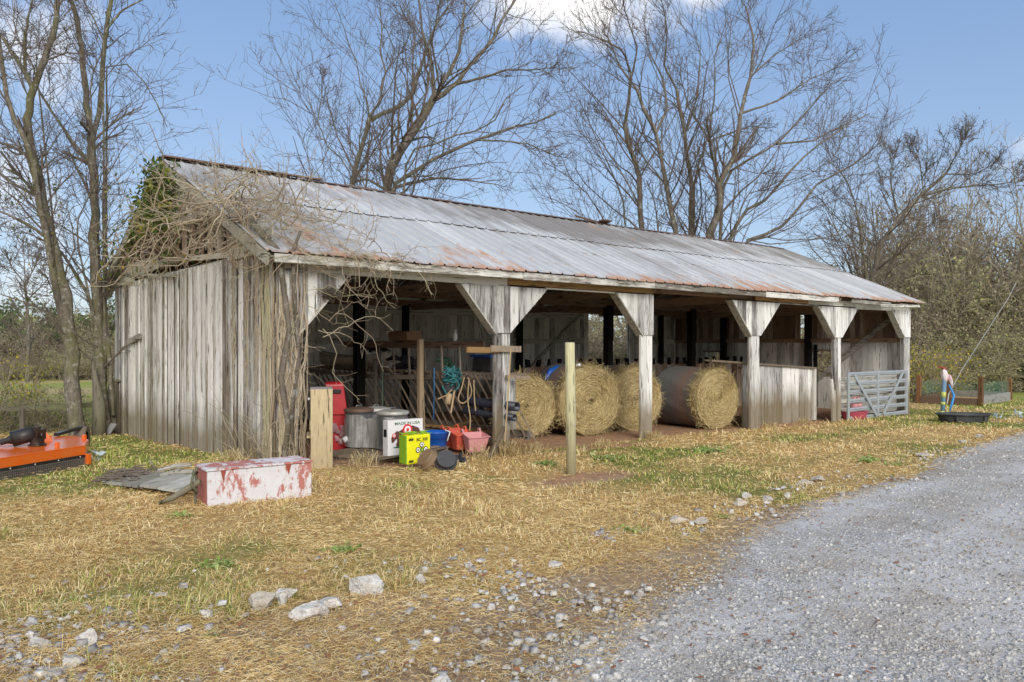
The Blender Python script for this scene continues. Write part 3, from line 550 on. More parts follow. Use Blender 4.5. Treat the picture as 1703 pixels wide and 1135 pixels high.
# frieze boards, bowed in the middle
def bow(y): return .16*math.sin(math.pi*min(1, max(0, (W_-y)/7.2)))
m = MB()
segs = [(W_, 7.35, 0), (7.35, 5.6, 0), (5.6, 3.7, .02), (3.7, 1.75, .0), (1.75, .0, .0)]
for k, (a, b, dz) in enumerate(segs): m.bar((-.075, a, 3.42+(bow(a) if k else 0)+dz), (-.075, b+.01, 3.42+(bow(b) if k else 0)+dz), .03, .19 if k in (0, 1, 4) else .09, r=RS.rand())
m.bar((-.07, W_, 3.635), (-.07, 5.7, 3.66), .025, .2); m.bar((-.105, 7.9, 3.53), (-.105, 4.4, 3.27), .02, .05); m.bar((-.07, 1.6, 3.66), (-.07, .0, 3.56), .025, .2)
each(m, 'frieze_board', M['trim_y'], barn)
m = MB(); m.bar((-.1, 7.8, 2.03), (-.1, 6.75, 2.16), .03, .12); m.build('wooden_latch', M['trim_y'], barn)
# gable triangle: boards above, dark gap with studs below
m = MB(); planks(m, (-.02, W_-.2), (-.02, .2), lambda x, y: 4.22 if 1.2 < y < 8 else 3.6, lambda x, y: roofz(0, y)-.08, .2, out=(-1, 0), seed=9, stag=.02); m.build('gable_boards', M['gable'], barn)
m = MB()
for k in range(17):
    y = 8.3-.46*k
    if y > .9: m.bar((-.01, y, 3.5), (-.01, y, min(4.4, roofz(0, y)-.15)), .07, .06)
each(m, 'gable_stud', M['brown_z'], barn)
m = MB(); m.bar((.3, .4, 3.55), (.3, W_-.4, 3.55), .3, .02); m.bar((.45, .5, 3.56), (.45, W_-.5, 3.56), .02, .3); each(m, 'loft_edge', M['beam_y'], barn)
# rake trim, soffit
for ynear in (True, False):
    y0 = EY if ynear else W_-EY
    for nm, xo, w, t, dz, mt in (('rake_board', -.29, .035, .17, -.11, 'trim_y'), ('rake_soffit', -.14, .27, .02, -.07, 'trim_y')):
        m = MB(); m.bar((xo, y0+(.02 if ynear else -.02), roofz(0, y0)+dz), (xo, MY, roofz(0, MY)+dz), w, t); m.build(nm, M[mt], barn)
m = MB(); m.poly([(-.26, W_-.0, 3.33), (-.26, W_-EY, 3.10), (-.26, W_-EY, 3.2), (-.26, W_-.0, 3.42)], .24, (1, 0, 0)); m.build('eave_return', M['trim_y'], barn)
# --- roof
def roofslope(front):
    m = MB(); cour = [(EY-.02, 2.33), (2.25, MY+.02)]; rp = .295; n = int((L_+.6)/rp); rs = np.random.RandomState(3 if front else 4)
    for ci, (ya, yb) in enumerate(cour):
        rows = 9; lift = .012*ci+.004
        for k in range(n+1):
            if k % 2 == 0: ye, zl, rr, tilt = rs.uniform(-.022, .022), rs.uniform(0, .006), rs.rand(), rs.uniform(-.004, .004)
            x0 = -.31+k*rp; X4 = [x0, x0+.018, x0+.042, x0+.06, x0+rp] if k < n else [x0, x0+.018, x0+.042, x0+.06, x0+.07]
            hz = [0, .024, .024, 0, 0]; V = []
            for i in range(rows):
                t = i/(rows-1); y = ya+(yb-ya)*t
                if i == 0: y += ye
                yy = y if front else 2*MY-y
                for xx, h in zip(X4, hz): V.append((min(xx, L_+.31), yy, roofz(xx, y)+h+lift+zl+(.012*(1-t)**4 if ci else 0)+tilt*t+.006*math.sin(xx*1.7+y*3)))
            F = [(i*5+j, i*5+j+1, i*5+5+j+1, i*5+5+j) if front else (i*5+5+j, i*5+5+j+1, i*5+j+1, i*5+j) for i in range(rows-1) for j in range(4)]
            m.add(V, F, rr)
    return m
for fr in (True, False): roofslope(fr).build('roof', M['roof'], barn)
m = MB(); rs = np.random.RandomState(8); x = -.34
while x < L_+.3:
    e = min(x+rs.uniform(1.6, 2.6), L_+.33); dz = rs.uniform(0, .015); z = roofz((x+e)/2, MY)+.035+dz
    a = rs.uniform(-.01, .01)
    if 9.3 < x < 10.6: dz += .02
    m.add([(x, MY-.16, roofz(x, MY)-.03+dz), (x, MY, z+a), (x, MY+.16, roofz(x, MY)-.03+dz), (e+.05, MY-.16, roofz(e, MY)-.03+dz), (e+.05, MY, z-a), (e+.05, MY+.16, roofz(e, MY)-.03+dz)], [(0, 3, 4, 1), (1, 4, 5, 2)]); x = e
m.build('ridge_cap', M['ridge'], barn)
m = MB(); m.box((10.9, MY-.05, RZ+.03), (.7, .2, .05), R=Rm('X', 20)@Rm('Y', 5)); m.box((11.6, MY-.1, RZ+.02), (.4, .25, .03), R=Rm('X', -12)); m.bar((-.3, MY-.12, RZ+.03), (2.9, MY-.1, RZ+.02), .12, .03); each(m, 'ridge_flashing', M['ridge'], barn)
# --- rafters, purlins, plates
for k in range(18):
    x = .12+k*(L_-.24)/17
    for sgn in (0, 1):
        y0 = EY+.05 if not sgn else W_-EY-.05; m = MB(); m.bar((x, y0, roofz(x, y0)-.11), (x, MY, roofz(x, MY)-.11), .05, .12); m.build('rafter', M['black_y'], barn)
for y in (0.3, 1.3, 2.3, 3.3, 4.2, 5.3, 6.4, 7.5, 8.7): m = MB(); m.bar((-.05, y, roofz(8, y)-.025), (L_+.2, y, roofz(8, y)-.025), .09, .03); m.build('purlin', M['beam_x'], barn)
PX = [.18, 4.19, 8.12, 12.13, 16.16, 20.46]
m = MB(); m.bar((0, .1, 3.19), (L_, .1, 3.19), .12, .2); m.build('wall_plate', M['beam_x'], barn)
m = MB(); m.bar((0, W_-.1, 3.22), (L_, W_-.1, 3.22), .12, .2); m.build('wall_plate', M['beam_x'], barn)
m = MB(); m.bar((0, 4.62, 3.2), (L_, 4.62, 3.16), .14, .24); m.build('centre_beam', M['beam_x'], barn)
for x in PX[1:]: m = MB(); m.bar((x, 0.1, 3.12), (x, W_-.1, 3.12), .08, .2); m.build('tie_beam', M['beam_y'], barn)
# --- interior posts
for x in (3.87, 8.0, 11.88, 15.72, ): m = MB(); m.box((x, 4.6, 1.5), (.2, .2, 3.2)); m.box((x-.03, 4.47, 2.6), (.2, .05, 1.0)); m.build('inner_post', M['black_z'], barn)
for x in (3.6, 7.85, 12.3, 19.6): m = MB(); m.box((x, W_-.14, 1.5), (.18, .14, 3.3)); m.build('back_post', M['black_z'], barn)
# --- front: corner panel, posts, gussets, header
m = MB(); planks(m, (-.02, 0), (.32, 0), lambda x, y: gz(x, y)-.02, 3.3, .17, seed=21, jb=.03); m.build('post', M['front'], barn)
for k, x in enumerate(PX[1:5]):
    m = MB(); zb = gz(x, 0)-.05; w = .18
    m.box((x-w/2-.002, -.014, (3.02+zb)/2), (w-.004, .05, 3.02-zb), jit=.006); m.box((x+w/2+.002, -.01, (3.02+zb+(.12 if k == 1 else 0))/2+.02), (w-.004, .05, 3.0-zb-(.1 if k == 1 else 0)), jit=.008); m.box((x, .07, (3.0+zb)/2+.05), (.14, .1, 2.95-zb)); m.build('post', M['front'], barn)
m = MB(); planks(m, (20.28, 0), (L_+.02, 0), -.25, 3.1, .18, seed=22); m.box((20.45, .07, 1.4), (.15, .12, 3.3)); m.build('post', M['front'], barn)
def gusset(xa, xb, ztop, xt0, xt1, zt, name='gusset', seed=0, trim=0):
    # board panel clipped to a trapezoid: top xa..xb, bottom xt0..xt1
    rs = np.random.RandomState(seed); m = MB(); x = xa
    def zb(v):
        if v < xt0: return ztop-(v-xa)/(xt0-xa)*(ztop-zt) if xt0 > xa else ztop
        if v > xt1: return ztop-(xb-v)/(xb-xt1)*(ztop-zt) if xb > xt1 else ztop
        return zt
    while x < xb-.005:
        e = min(x+rs.uniform(.13, .2), xb)
        if x < xt0 < e: e = xt0
        if x < xt1 < e: e = xt1
        g = .003; y = -.046-rs.uniform(0, .006); P = [(x+g, y, zb(x)), (e-g, y, zb(e)), (e-g, y, ztop), (x+g, y, ztop)]
        m.poly(P[::-1], .02, (0, -1, 0)); x = e
    o = m.build(name, M['front'], barn)
    return o
gusset(.0, 1.12, 3.04, .0, .3, 2.14, seed=1); gusset(3.27, 5.27, 3.02, 4.03, 4.35, 2.18, seed=2)
gusset(7.15, 8.31, 3.03, 8.0, 8.31, 2.18, seed=3); gusset(11.16, 13.24, 3.03, 11.97, 12.35, 2.2, seed=4); gusset(15.07, 17.27, 3.02, 16.0, 16.36, 2.18, seed=5); gusset(19.38, 20.64, 3.05, 20.26, 20.64, 2.22, seed=6)
for (a, b) in (((1.12, 3.04), (.3, 2.14)), ((3.27, 3.02), (4.05, 2.16)), ((7.15, 3.03), (8.0, 2.16)), ((11.16, 3.03), (11.97, 2.18)), ((15.07, 3.02), (16.0, 2.16)), ((19.38, 3.05), (20.26, 2.2))):
    m = MB(); dx = b[0]-a[0]; s = .022*(-1 if dx > 0 else 1); m.bar((a[0]+s*.3, 0.02, a[1]), (b[0]+s, 0.02, b[1]), .03, .19, up=(0, 1, 0)); m.build('brace_edge', M['trim_x'], barn)
m = MB(); m.bar((-.02, -.028, 3.13), (1.2, -.028, 3.12), .03, .17); m.bar((1.2, -.028, 3.12), (4.3, -.028, 3.10), .03, .16); each(m, 'header', M['trim_x'], barn)
m = MB(); m.bar((4.31, -.028, 3.12), (8.32, -.028, 3.125), .04, .13); m.bar((12.15, -.028, 3.13), (14.6, -.028, 3.13), .04, .13); each(m, 'header', M['new_x'], barn)
m = MB(); m.bar((5.25, -.02, 3.03), (7.2, -.02, 3.03), .03, .03); m.bar((13.2, -.02, 3.035), (15.1, -.02, 3.03), .03, .04); m.bar((14.61, -.028, 3.13), (17.2, -.028, 3.13), .04, .15); m.bar((17.2, -.028, 3.12), (20.66, -.028, 3.15), .04, .24); each(m, 'header', M['trim_x'], barn)
m = MB(); rs = np.random.RandomState(5); x = -.2
for e in (1.3, 4.4, 8.0, 12.1, 15.6): m.bar((x, EY+.035, 3.195+rs.uniform(-.008, .008)), (e-.01, EY+.035, 3.195+rs.uniform(-.008, .008)), .035, .125, jit=.006); x = e
m.bar((16.3, EY+.03, 3.17), (18.6, EY+.03, 3.16), .03, .09, jit=.02); m.bar((18.0, EY+.02, 3.13), (20.6, EY+.03, 3.19), .03, .05, jit=.02); m.build('fascia_board', M['front_x'], barn)
# --- back wall
m = MB(); holes = [(15.6, 17.85, 1.25, 3.12)]
planks(m, (0, W_-.02), (L_, W_-.02), -.3, 3.3, .22, out=(0, 1), holes=holes, seed=31, jt=.1, gap=.0022); m.build('back_wall', M['in_z'], barn)
m = MB()
for a, b in ((0, 5), (5, 10), (10, 15.5), (17.9, L_)): m.bar((a, W_-.05, 2.1), (b-.02, W_-.05, 2.12), .04, .17)
m.bar((2, W_-.05, 3.0), (15.5, W_-.05, 3.02), .04, .22); each(m, 'wall_rail', M['in_x'], barn)
m = MB(); m.bar((12.7, W_-.08, 1.1), (15.3, W_-.08, 3.15), .04, .1); m.bar((.6, W_-.08, 3.0), (3.2, W_-.08, 1.2), .04, .1); m.bar((18.3, W_-.08, 3.1), (20.3, W_-.08, 1.3), .04, .12); each(m, 'wall_brace', M['in_x'], barn)
m = MB(); m.box((15.5, W_-.05, 1.6), (.2, .06, 3.3)); m.box((17.95, W_-.05, 1.6), (.18, .06, 3.3)); m.bar((15.4, W_-.05, 3.2), (18, W_-.05, 3.2), .05, .2); each(m, 'window_frame', M['in_z'], barn)
# --- far end wall
m = MB(); hol = [(W_-7.62, W_-6.95, 1.1, 1.72), (W_-3.12, W_-2.45, .9, 1.78), (W_-3.6, W_-3.42, 2.2, 3.15)]
planks(m, (L_-.01, W_), (L_-.01, 0), -.35, 2.14, .2, out=(1, 0), holes=hol, seed=41, gap=.003); m.build('far_wall_lower', M['in_z'], barn)
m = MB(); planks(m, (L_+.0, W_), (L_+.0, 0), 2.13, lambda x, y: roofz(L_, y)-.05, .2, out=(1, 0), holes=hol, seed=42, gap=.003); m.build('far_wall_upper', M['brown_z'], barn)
m = MB(); m.bar((L_-.07, 0, 2.13), (L_-.07, W_, 2.13), .08, .13); m.bar((L_-.07, 0, 3.15), (L_-.07, W_, 3.15), .08, .2); m.bar((L_-.07, 2.35, 1.8), (L_-.07, 3.3, 1.8), .08, .06); m.bar((L_-.07, 6.9, 1.74), (L_-.07, 7.7, 1.74), .08, .06); each(m, 'far_wall_rail', M['beam_y'], barn)
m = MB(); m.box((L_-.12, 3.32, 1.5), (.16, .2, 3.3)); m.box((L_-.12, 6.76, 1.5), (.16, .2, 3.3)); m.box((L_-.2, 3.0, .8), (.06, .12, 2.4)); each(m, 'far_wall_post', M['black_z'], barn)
m = MB(); m.bar((L_-.14, 3.1, .7), (L_-.14, .3, 2.95), .05, .16); m.build('far_wall_brace', M['in_y'], barn)
m = MB(); hb = np.random.RandomState(4)
for k in range(6): m.bar((16.4, .22, .02+k*.19), (20.3, .22, .02+k*.19), .03, .165, jit=.008)
each(m, 'stall_board', M['in_x'], barn)
# --- pen wall between the 4th and 5th posts
pen = empty('pen_wall', (13, .42, 0), 'low peeling white board pen wall with a thick plank top between the fourth and fifth front posts', 'wall')
m = MB(); planks(m, (12.25, .42), (15.55, .42), lambda x, y: gz(x, y)-.02, lambda x, y: 1.56-(x-11.2)*.055, .2, seed=51, gap=.008); m.build('board', M['front'], pen)
m = MB(); m.bar((10.9, .4, 1.60), (15.7, .4, 1.335), .16, .045); m.bar((11.2, .7, 1.6), (15.2, .7, 1.38), .12, .04); m.build('top_plank', M['rack'], pen)
m = MB(); m.box((15.62, .4, .62), (.14, .14, 1.42)); m.build('end_post', M['in_z'], pen)
m = MB()
for k in range(9): x = 13.+k*.42; m.box((x, .75, 1.47-(x-11)*.045), (.06, .5, .05), rz=.1)
m.build('cross_batten', M['rack'], pen)
# low dark feed trough partition behind the bales
tr = empty('feed_trough', (14, 5.2, 0), 'long dark feed trough with toothed top rail behind the hay bales', 'trough')
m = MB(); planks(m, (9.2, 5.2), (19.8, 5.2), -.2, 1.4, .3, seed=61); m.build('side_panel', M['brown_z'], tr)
m = MB()
for k in range(26):
    x = 9.3+k*.4; m.box((x, 5.15, 1.47), (.1, .08, .2), jit=.03)
each(m, 'rail_tooth', M['black_z'], tr)
lean = empty('leaning_board', (15.95, .0, -.1), 'short pale board leaning against the fifth front post', 'board')
m = MB(); m.bar((15.78, -.12, -.12), (16.02, .03, 1.02), .05, .17, up=(1, 0, 0)); m.build('plank', M['front'], lean)
tag(MB().bar((15.9, .55, .12), (15.9, 1.9, .12), .5, .22, r=.3).build('sill_timber', M['ply']), 'raw sawn timber block on the ground inside the gap left of the fifth post', 'timber')
# --- metal gate
gate = empty('metal_gate', (16.6, -.1, -.1), 'grey tubular metal farm gate with crossed flat braces in the last bay', 'gate')
gx0, gx1 = 16.6, 20.24
for x, nm in ((gx0, 'upright'), (gx1, 'upright'), (18.35, 'upright')): m = MB(); m.box((x, -.115, .52), (.085, .06, 1.34)); m.build(nm, M['gate'], gate, bevel=.01)
for k in range(6):
    z = -.10+k*.245+(.02 if k == 5 else 0); m = MB(); P = []
    for (dy, dz) in ((.0, -.06), (-.025, -.035), (-.025, -.01), (0, 0), (-.025, .01), (-.025, .035), (0, .06), (.012, .06), (.012, -.06)): P.append((gx0, -.1+dy*.8, z+dz))
    m.poly(P, gx1-gx0, (1, 0, 0)); m.build('rail', M['gate'], gate)
for a, b in (((16.85, 1.14), (18.2, -.1)), ((19.9, 1.15), (18.6, -.08))): m = MB(); m.bar((a[0], -.165, a[1]), (b[0], -.165, b[1]), .03, .09, up=(1, 0, 0)); m.build('brace', M['gate'], gate)
for k in range(3): m = MB(); m.tube([(16.5+.01*k, -.1, .9-.06*k), (16.45, -.06, .86-.06*k), (16.6, -.06, .88-.06*k), (16.5+.01*k, -.12, .9-.06*k)], .008, 6); m.build('chain_link', M['chain'], gate)
pg = empty('piglet_toy', (17.3, .05, 0), 'small pink piglet figure standing in a pink tub behind the gate', 'toy')
for dx in (-.12, .12):
    m = MB(); m.lathe([(0, 0), (.09, .02), (.12, .1), (.1, .18), (.0, .22)], (17.35+dx, .05, .15), 14); m.lathe([(0, 0), (.08, .03), (.085, .08), (.05, .13), (0, .15)], (17.33+dx, .02, .33), 12); m.lathe([(.035, 0), (.03, .04), (0, .045)], (17.33+dx, -.06, .4), 8, M=Rm('X', 90)); m.lathe([(0, .07), (.03, 0), (0, -.01)], (17.28+dx, .02, .46), 6); m.lathe([(0, .07), (.03, 0), (0, -.01)], (17.38+dx, .02, .46), 6); m.build('piglet', M['pink'], pg, True)
tag(MB().lathe([(.0, 0), (.32, 0), (.38, .2), (.40, .2), (.4, .22), (.36, .22), (.3, .03), (0, .03)], (17.15, .02, -.12), 22).build('tub', plain('hot_pink_tub', (.42, .06, .10), .6), smooth=False), 'hot pink round tub behind the lower gate rails', 'tub')
# ================================================================== TREATED POST
tp = empty('wooden_post', (3.62, -2.38, 0), 'upright greenish treated wood post standing alone in the dirt before the hay bales', 'post')
b0 = aty(950, 795, -2.38); z1 = 1.95-(570-575.6)*((b0-CAM)@FW)/f_
m = MB(); m.tube([(b0[0], b0[1], -.2), (b0[0]-.01, b0[1], 1.), (b0[0]-.03, b0[1], z1-.01), (b0[0]-.03, b0[1], z1)], [.076, .076, .074, .07], 20); m.build('shaft', M['treated'], tp, True)
m = MB(); m.lathe([(0, 0), (.022, 0), (.03, .02), (.018, .035), (.03, .05), (.02, .07), (0, .072)], (b0[0]+.05, b0[1]-.07, z1-.35), 12, M=Rm('X', 80)); m.build('insulator', M['bolt'], tp, True)
for dz in (.9, 1.25): m = MB(); m.lathe([(0, 0), (.012, 0), (.008, .02), (0, .02)], (b0[0]-.01, b0[1]-.075, z1-dz), 8, M=Rm('X', 90)); m.build('bolt', M['bolt'], tp, True)
# ================================================================== HAY BALES
def bale(px, pyb, r, ln, label, rz=0, seed=0, wrap=True):
    rs = np.random.RandomState(seed); p = atz(px, pyb, -.05); F = (p-CAM)@FW; cx, cy = p[0], p[1]; z = gz(cx, cy)-.03
    root = empty('hay_bale', (cx, cy, z), label, 'hay bale', 'round hay bales in the middle bays'); R = Rm('Z', rz)
    na = 72; V = []; rows = [(.93, .06), (1., .0)]+[(1.+.0, .0)]
    ys = [0, .03, .08]+list(np.linspace(.18, ln-.1, 12))+[ln-.03, ln]; nzv = rs.rand(8, 2)*6
    def rad(a, y):
        q = r*(1+.012*math.sin(3*a+nzv[0, 0])+.01*math.sin(7*a+nzv[1, 0]+y*3)+.006*math.sin(17*a+y*9))
        if math.sin(a) < -.75: q *= 1-.35*(-math.sin(a)-.75)*.45
        return q
    for i, y in enumerate(ys):
        k = {0: .955, 1: .985, len(ys)-1: .955}.get(i, 1)
        for j in range(na): a = 2*math.pi*j/na; q = rad(a, y)*k+rs.uniform(-.004, .004); V.append((q*math.cos(a), y, r+q*math.sin(a)*.985))
    K = len(ys); Fc = [(i*na+j, i*na+(j+1) % na, (i+1)*na+(j+1) % na, (i+1)*na+j) for i in range(K-1) for j in range(na)]
    al = [ys[i]/ln for i in range(K-1) for j in range(na)]; V = np.array(V)@R.T+[cx, cy, z]
    o = npmesh('net_wrap', V, np.array(Fc), M['haywrap'] if wrap else M['hay'], {'rnd': rs.rand(len(Fc)), 'along': np.array(al), 'ringp': np.zeros(len(Fc))+1}, True, root)
    # spiral face: concentric ridges
    for yy, sg in ((0, -1), (ln, 1)):
        V = []; nr = 30; rg = np.linspace(0.02, 1, nr)
        for i, t in enumerate(rg):
            for j in range(na):
                a = 2*math.pi*j/na; q = rad(a, yy)*.957*t; bump = .055*(1-t**3)*1.+.016*math.sin(t*40+a)+.02*math.sin(2*a+seed)*t+rs.uniform(-.01, .01)-(.05*math.exp(-(t/.09)**2)); V.append((q*math.cos(a), yy+sg*bump*(1 if t < .99 else 0), r+q*math.sin(a)*.985))
        Fc = [(i*na+j, (i+1)*na+j, (i+1)*na+(j+1) % na, i*na+(j+1) % na) if sg < 0 else (i*na+j, i*na+(j+1) % na, (i+1)*na+(j+1) % na, (i+1)*na+j) for i in range(nr-1) for j in range(na)]
        rp = np.repeat(rg[:-1], na); npmesh('end_face', np.array(V)@R.T+[cx, cy, z], np.array(Fc), M['hay'], {'rnd': rs.rand(len(Fc)), 'ringp': rp, 'along': rp*0}, True, root)
    # loose straws curling round the face
    N = 5200; t = np.sqrt(rs.rand(N))*.985+.01; a0 = rs.rand(N)*6.283; L = (.05+.16*rs.rand(N)); P = np.zeros((N, 4, 3)); dr = rs.uniform(-.05, .05, N)
    for k in range(4): a = a0+L/r/t.clip(.15)*k/3; q = r*.96*(t+dr*k/3).clip(.01, 1.03); P[:, k] = np.stack([q*np.cos(a), -.055*(1-t**3)-.012*rs.rand(N)-.02*rs.rand(N)*(k % 2), r+q*np.sin(a)*.985], 1)
    tb = TB(); tb.add((P.reshape(-1, 3)@R.T+[cx, cy, z]).reshape(N, 4, 3), np.full((N, 4), .0035), 3)
    N = 900; a0 = rs.rand(N)*6.283; y0 = rs.rand(N)*.2-.02; q = r*.99; P = np.zeros((N, 3, 3)); d = rs.randn(N, 3)*.03
    for k in range(3): a = a0+rs.uniform(-.03, .03, N)*k; P[:, k] = np.stack([q*np.cos(a), y0, r+q*np.sin(a)*.985], 1)+d*k+np.stack([np.cos(a), 0*a, np.sin(a)], 1)*.018*k
    P[..., 2] = np.maximum(P[..., 2], .0); tb.add((P.reshape(-1, 3)@R.T+[cx, cy, z]).reshape(N, 3, 3), np.full((N, 3), .003), 3); tb.build('loose_straw', M['straw'], root); return root
bale(874, 733, .70, 1.35, 'round hay bale nearest the second front post, with black pipes beside it', -24, 1)
bale(981, 729, .79, 1.35, 'round hay bale directly behind the treated post, with blue tape on its wrap', -14, 2)
bale(1056, 720, .76, 1.35, 'round hay bale showing behind the third front post', -14, 3)
bale(1193, 712.5, .775, 1.5, 'round hay bale at the right with grey and rust net wrap on its side', -6, 4)
p = atz(960, 729, -.05); tag(MB().tube([(p[0]-.25, p[1]+.75, 1.2), (p[0]-.1, p[1]+.75, 1.38), (p[0]+.1, p[1]+.75, 1.46), (p[0]+.25, p[1]+.8, 1.49)], [.03, .07, .06, .02], 8).build('tarp_scrap', M['blue'], smooth=True), 'blue plastic scrap on top of the bale behind the treated post', 'tarp')
# ================================================================== BAY 1 CONTENTS
def gat(px, py): p = atz(px, py, .05); p = atz(px, py, gz(p[0], p[1])); return p
rack = empty('hay_rack', (4.75, 4.3, 0), 'long grey slatted wooden hay rack running back inside the first bay', 'hay rack')
ry = np.linspace(.15, 8.5, 9); m = MB()
for a, b in zip(ry[:-1], ry[1:]):
    f = lambda y: (4.52+.04*math.sin(y*1.3), y, 1.31+.05*math.sin(y*.8+.6)-.02*y/4)
    m.bar(f(a), f(b+.02), .05, .1)
m.build('top_rail', M['rack_y'], rack)
m = MB(); m.bar((4.95, .1, .28), (4.95, 8.5, .28), .09, .16); m.bar((4.8, .5, .12), (4.8, 8.4, .12), .3, .04); m.build('base_sill', M['rack_y'], rack)
m = MB(); rs = np.random.RandomState(2)
for k in range(31):
    y = .3+k*.27; m.bar((4.46+rs.uniform(-.03, .03), y, 1.40+rs.uniform(-.03, .05)), (4.95, y-.38+rs.uniform(-.04, .04), .2), .05, .035, r=rs.rand())
m.build('slats', M['rack'], rack)
m = MB()
for k in range(31):
    y = .3+k*.27; m.bar((4.4, y, 1.40), (5.0, y+rs.uniform(-.05, .05), 1.42), .05, .04, r=rs.rand())
m.bar((5.0, .3, 1.36), (5.0, 8.5, 1.36), .06, .08); m.build('shelf_battens', M['rack'], rack)
m = MB(); m.bar((4.5, .9, 1.97), (4.35, 6.2, 1.99), .05, .15); m.build('upper_rail', M['beam_y'], rack); m = MB(); m.bar((4.50, .08, .42), (4.50, .1, 1.36), .2, .03, up=(0, 1, 0)); m.build('end_board', M['front'], rack)
for k in range(7):
    y = 1.6+k*.62; m = MB(); m.bar((4.46, y, 1.3), (4.43, y, 1.95), .035, .035); m.build('hanger_stick', M['rack_y'], rack)
p = atd(699, 700, 15.3); up = empty('upright_stud', (p[0], p[1], 0), 'raw lumber upright stud standing in front of the slatted rack', 'stud')
m = MB(); m.box((p[0], p[1], 1.04), (.09, .09, 2.08)); m.build('stud', M['new_z'], up); m = MB(); m.bar((p[0]+.16, p[1]+.1, 0), (p[0]+.12, p[1]+.12, 1.32), .09, .05); m.build('side_stud', M['new_z'], up)
p = aty(770, 580, -.1); q = aty(866, 582, -.1); cb = empty('cross_board', p, 'orange brown short board nailed across the second front post at eye height', 'board')
m = MB(); m.bar((p[0]+.1, -.07, p[2]-.02), ((p[0]+q[0])/2+.15, -.07, p[2]-.03), .04, .1); m.build('board', M['new_x'], cb); m = MB(); m.bar(((p[0]+q[0])/2-.05, -.105, p[2]+.0), (q[0], -.1, q[2]+.01), .03, .11); m.build('grey_end', M['rack'], cb)
m = MB(); m.bar((4.2, -.13, 1.40), (4.75, -.13, 1.37), .05, .06); m.build('lower_board', M['rack'], cb)
stk = MB().bar((4.02, -.3, .1), (4.32, -.12, 1.9), .02, .02).build('thin_stick', M['rope']); tag(stk, 'thin pale stick leaning on the second front post', 'stick')
tag(MB().bar((3.55, -.45, .02), (4.2, -.1, .5), .05, .04).build('leaning_board', M['rack']), 'grey board propped diagonally at the foot of the second front post', 'board')
tag(MB().bar((2.9, 1.0, .12), (5.2, 2.3, .38), .14, .05).bar((3.4, 2.6, .45), (5.3, 1.0, .22), .14, .05).build('floor_boards', M['new_x']), 'loose raw boards lying behind the blue tub at the rack base', 'boards')
# canoe
cn = empty('canoe', (4.9, 6.6, 1.45), 'dusty cream canoe lying on top of the slatted rack', 'canoe')
V = []; K = 17; na = 11
for i in range(K):
    t = i/(K-1)*2-1; w = .36*(1-abs(t)**2.6)+.008; h = .22+.14*abs(t)**3
    for j in range(na): a = math.pi*j/(na-1); V.append((4.75-math.cos(a)*w, 6.55+t*1.75, 1.47+h-math.sin(a)**.8*h*(1 if abs(t) < .98 else .8)))
Fc = [(i*na+j, i*na+j+1, (i+1)*na+j+1, (i+1)*na+j) for i in range(K-1) for j in range(na-1)]
m = MB(); m.add(V, Fc); o = m.build('hull', M['canoe'], cn, True); sd = o.modifiers.new('s', 'SOLIDIFY'); sd.thickness = .02
m = MB(); m.tube([V[i*na] for i in range(K)], .012, 6); m.tube([V[i*na+na-1] for i in range(K)], .012, 6); m.build('gunwale', M['greytop'], cn, True)
def clump(name, c, r, mat, label, cat, seed=0, n=10, sq=.6):
    rs = np.random.RandomState(seed); m = MB()
    for i in range(n):
        d = rs.randn(3)*np.array([r, r, r*.35])*.5; q = nrm(rs.randn(1, 3))[0]*r*rs.uniform(.4, .9); q[2] *= .5
        P = [np.array(c)+d-q, np.array(c)+d+rs.randn(3)*r*.15+[0, 0, r*.3], np.array(c)+d+q]; m.tube(P, [r*.12, r*rs.uniform(.2, .4), r*.1], 7)
    return tag(m.build(name, M[mat], smooth=True), label, cat)
clump('tarp_heap', (4.9, 5.9, 1.85), .28, 'cloth', 'heap of black bags lying in the canoe', 'bags', 1); clump('bag_heap', (4.85, 4.0, 1.55), .3, 'cloth', 'dark bags heaped on the rack behind the upright stud', 'bags', 2)
clump('garland', (4.9, 2.7, 1.58), .16, 'bedmesh', 'dark green garland bundle on the rack', 'garland', 5)
bt = empty('storage_tote', (5.0, 1.35, 1.45), 'dark tote with a blue lid on the rack near the second front post', 'tote')
m = MB(); m.box((5.02, 1.4, 1.58), (.4, .62, .28), jit=.01); m.build('body', M['rubber'], bt, bevel=.02); m = MB(); m.box((5.02, 1.4, 1.745), (.46, .68, .05)); m.build('lid', M['blue'], bt, bevel=.015)
cd = empty('cardboard_box', (4.42, 3.4, 2.05), 'open brown cardboard box on the upper rail', 'box')
m = MB(); m.box((4.42, 3.6, 2.16), (.35, .75, .2), jit=.015); m.build('carton', M['card'], cd); m = MB(); m.bar((4.24, 3.2, 2.24), (4.1, 3.95, 2.30), .2, .01); m.build('flap', M['card'], cd)
sp = empty('spray_bottle', (4.44, 1.9, 2.04), 'small white trigger spray bottle on the upper rail', 'bottle')
m = MB(); m.lathe([(0, 0), (.04, 0), (.042, .12), (.018, .17), (.018, .19), (0, .19)], (4.44, 1.75, 2.05), 12); m.build('bottle', M['white'], sp, True); m = MB(); m.bar((4.4, 1.7, 2.26), (4.5, 1.8, 2.26), .025, .03); m.bar((4.4, 1.7, 2.26), (4.39, 1.69, 2.2), .015, .015); m.build('trigger', M['white'], sp)
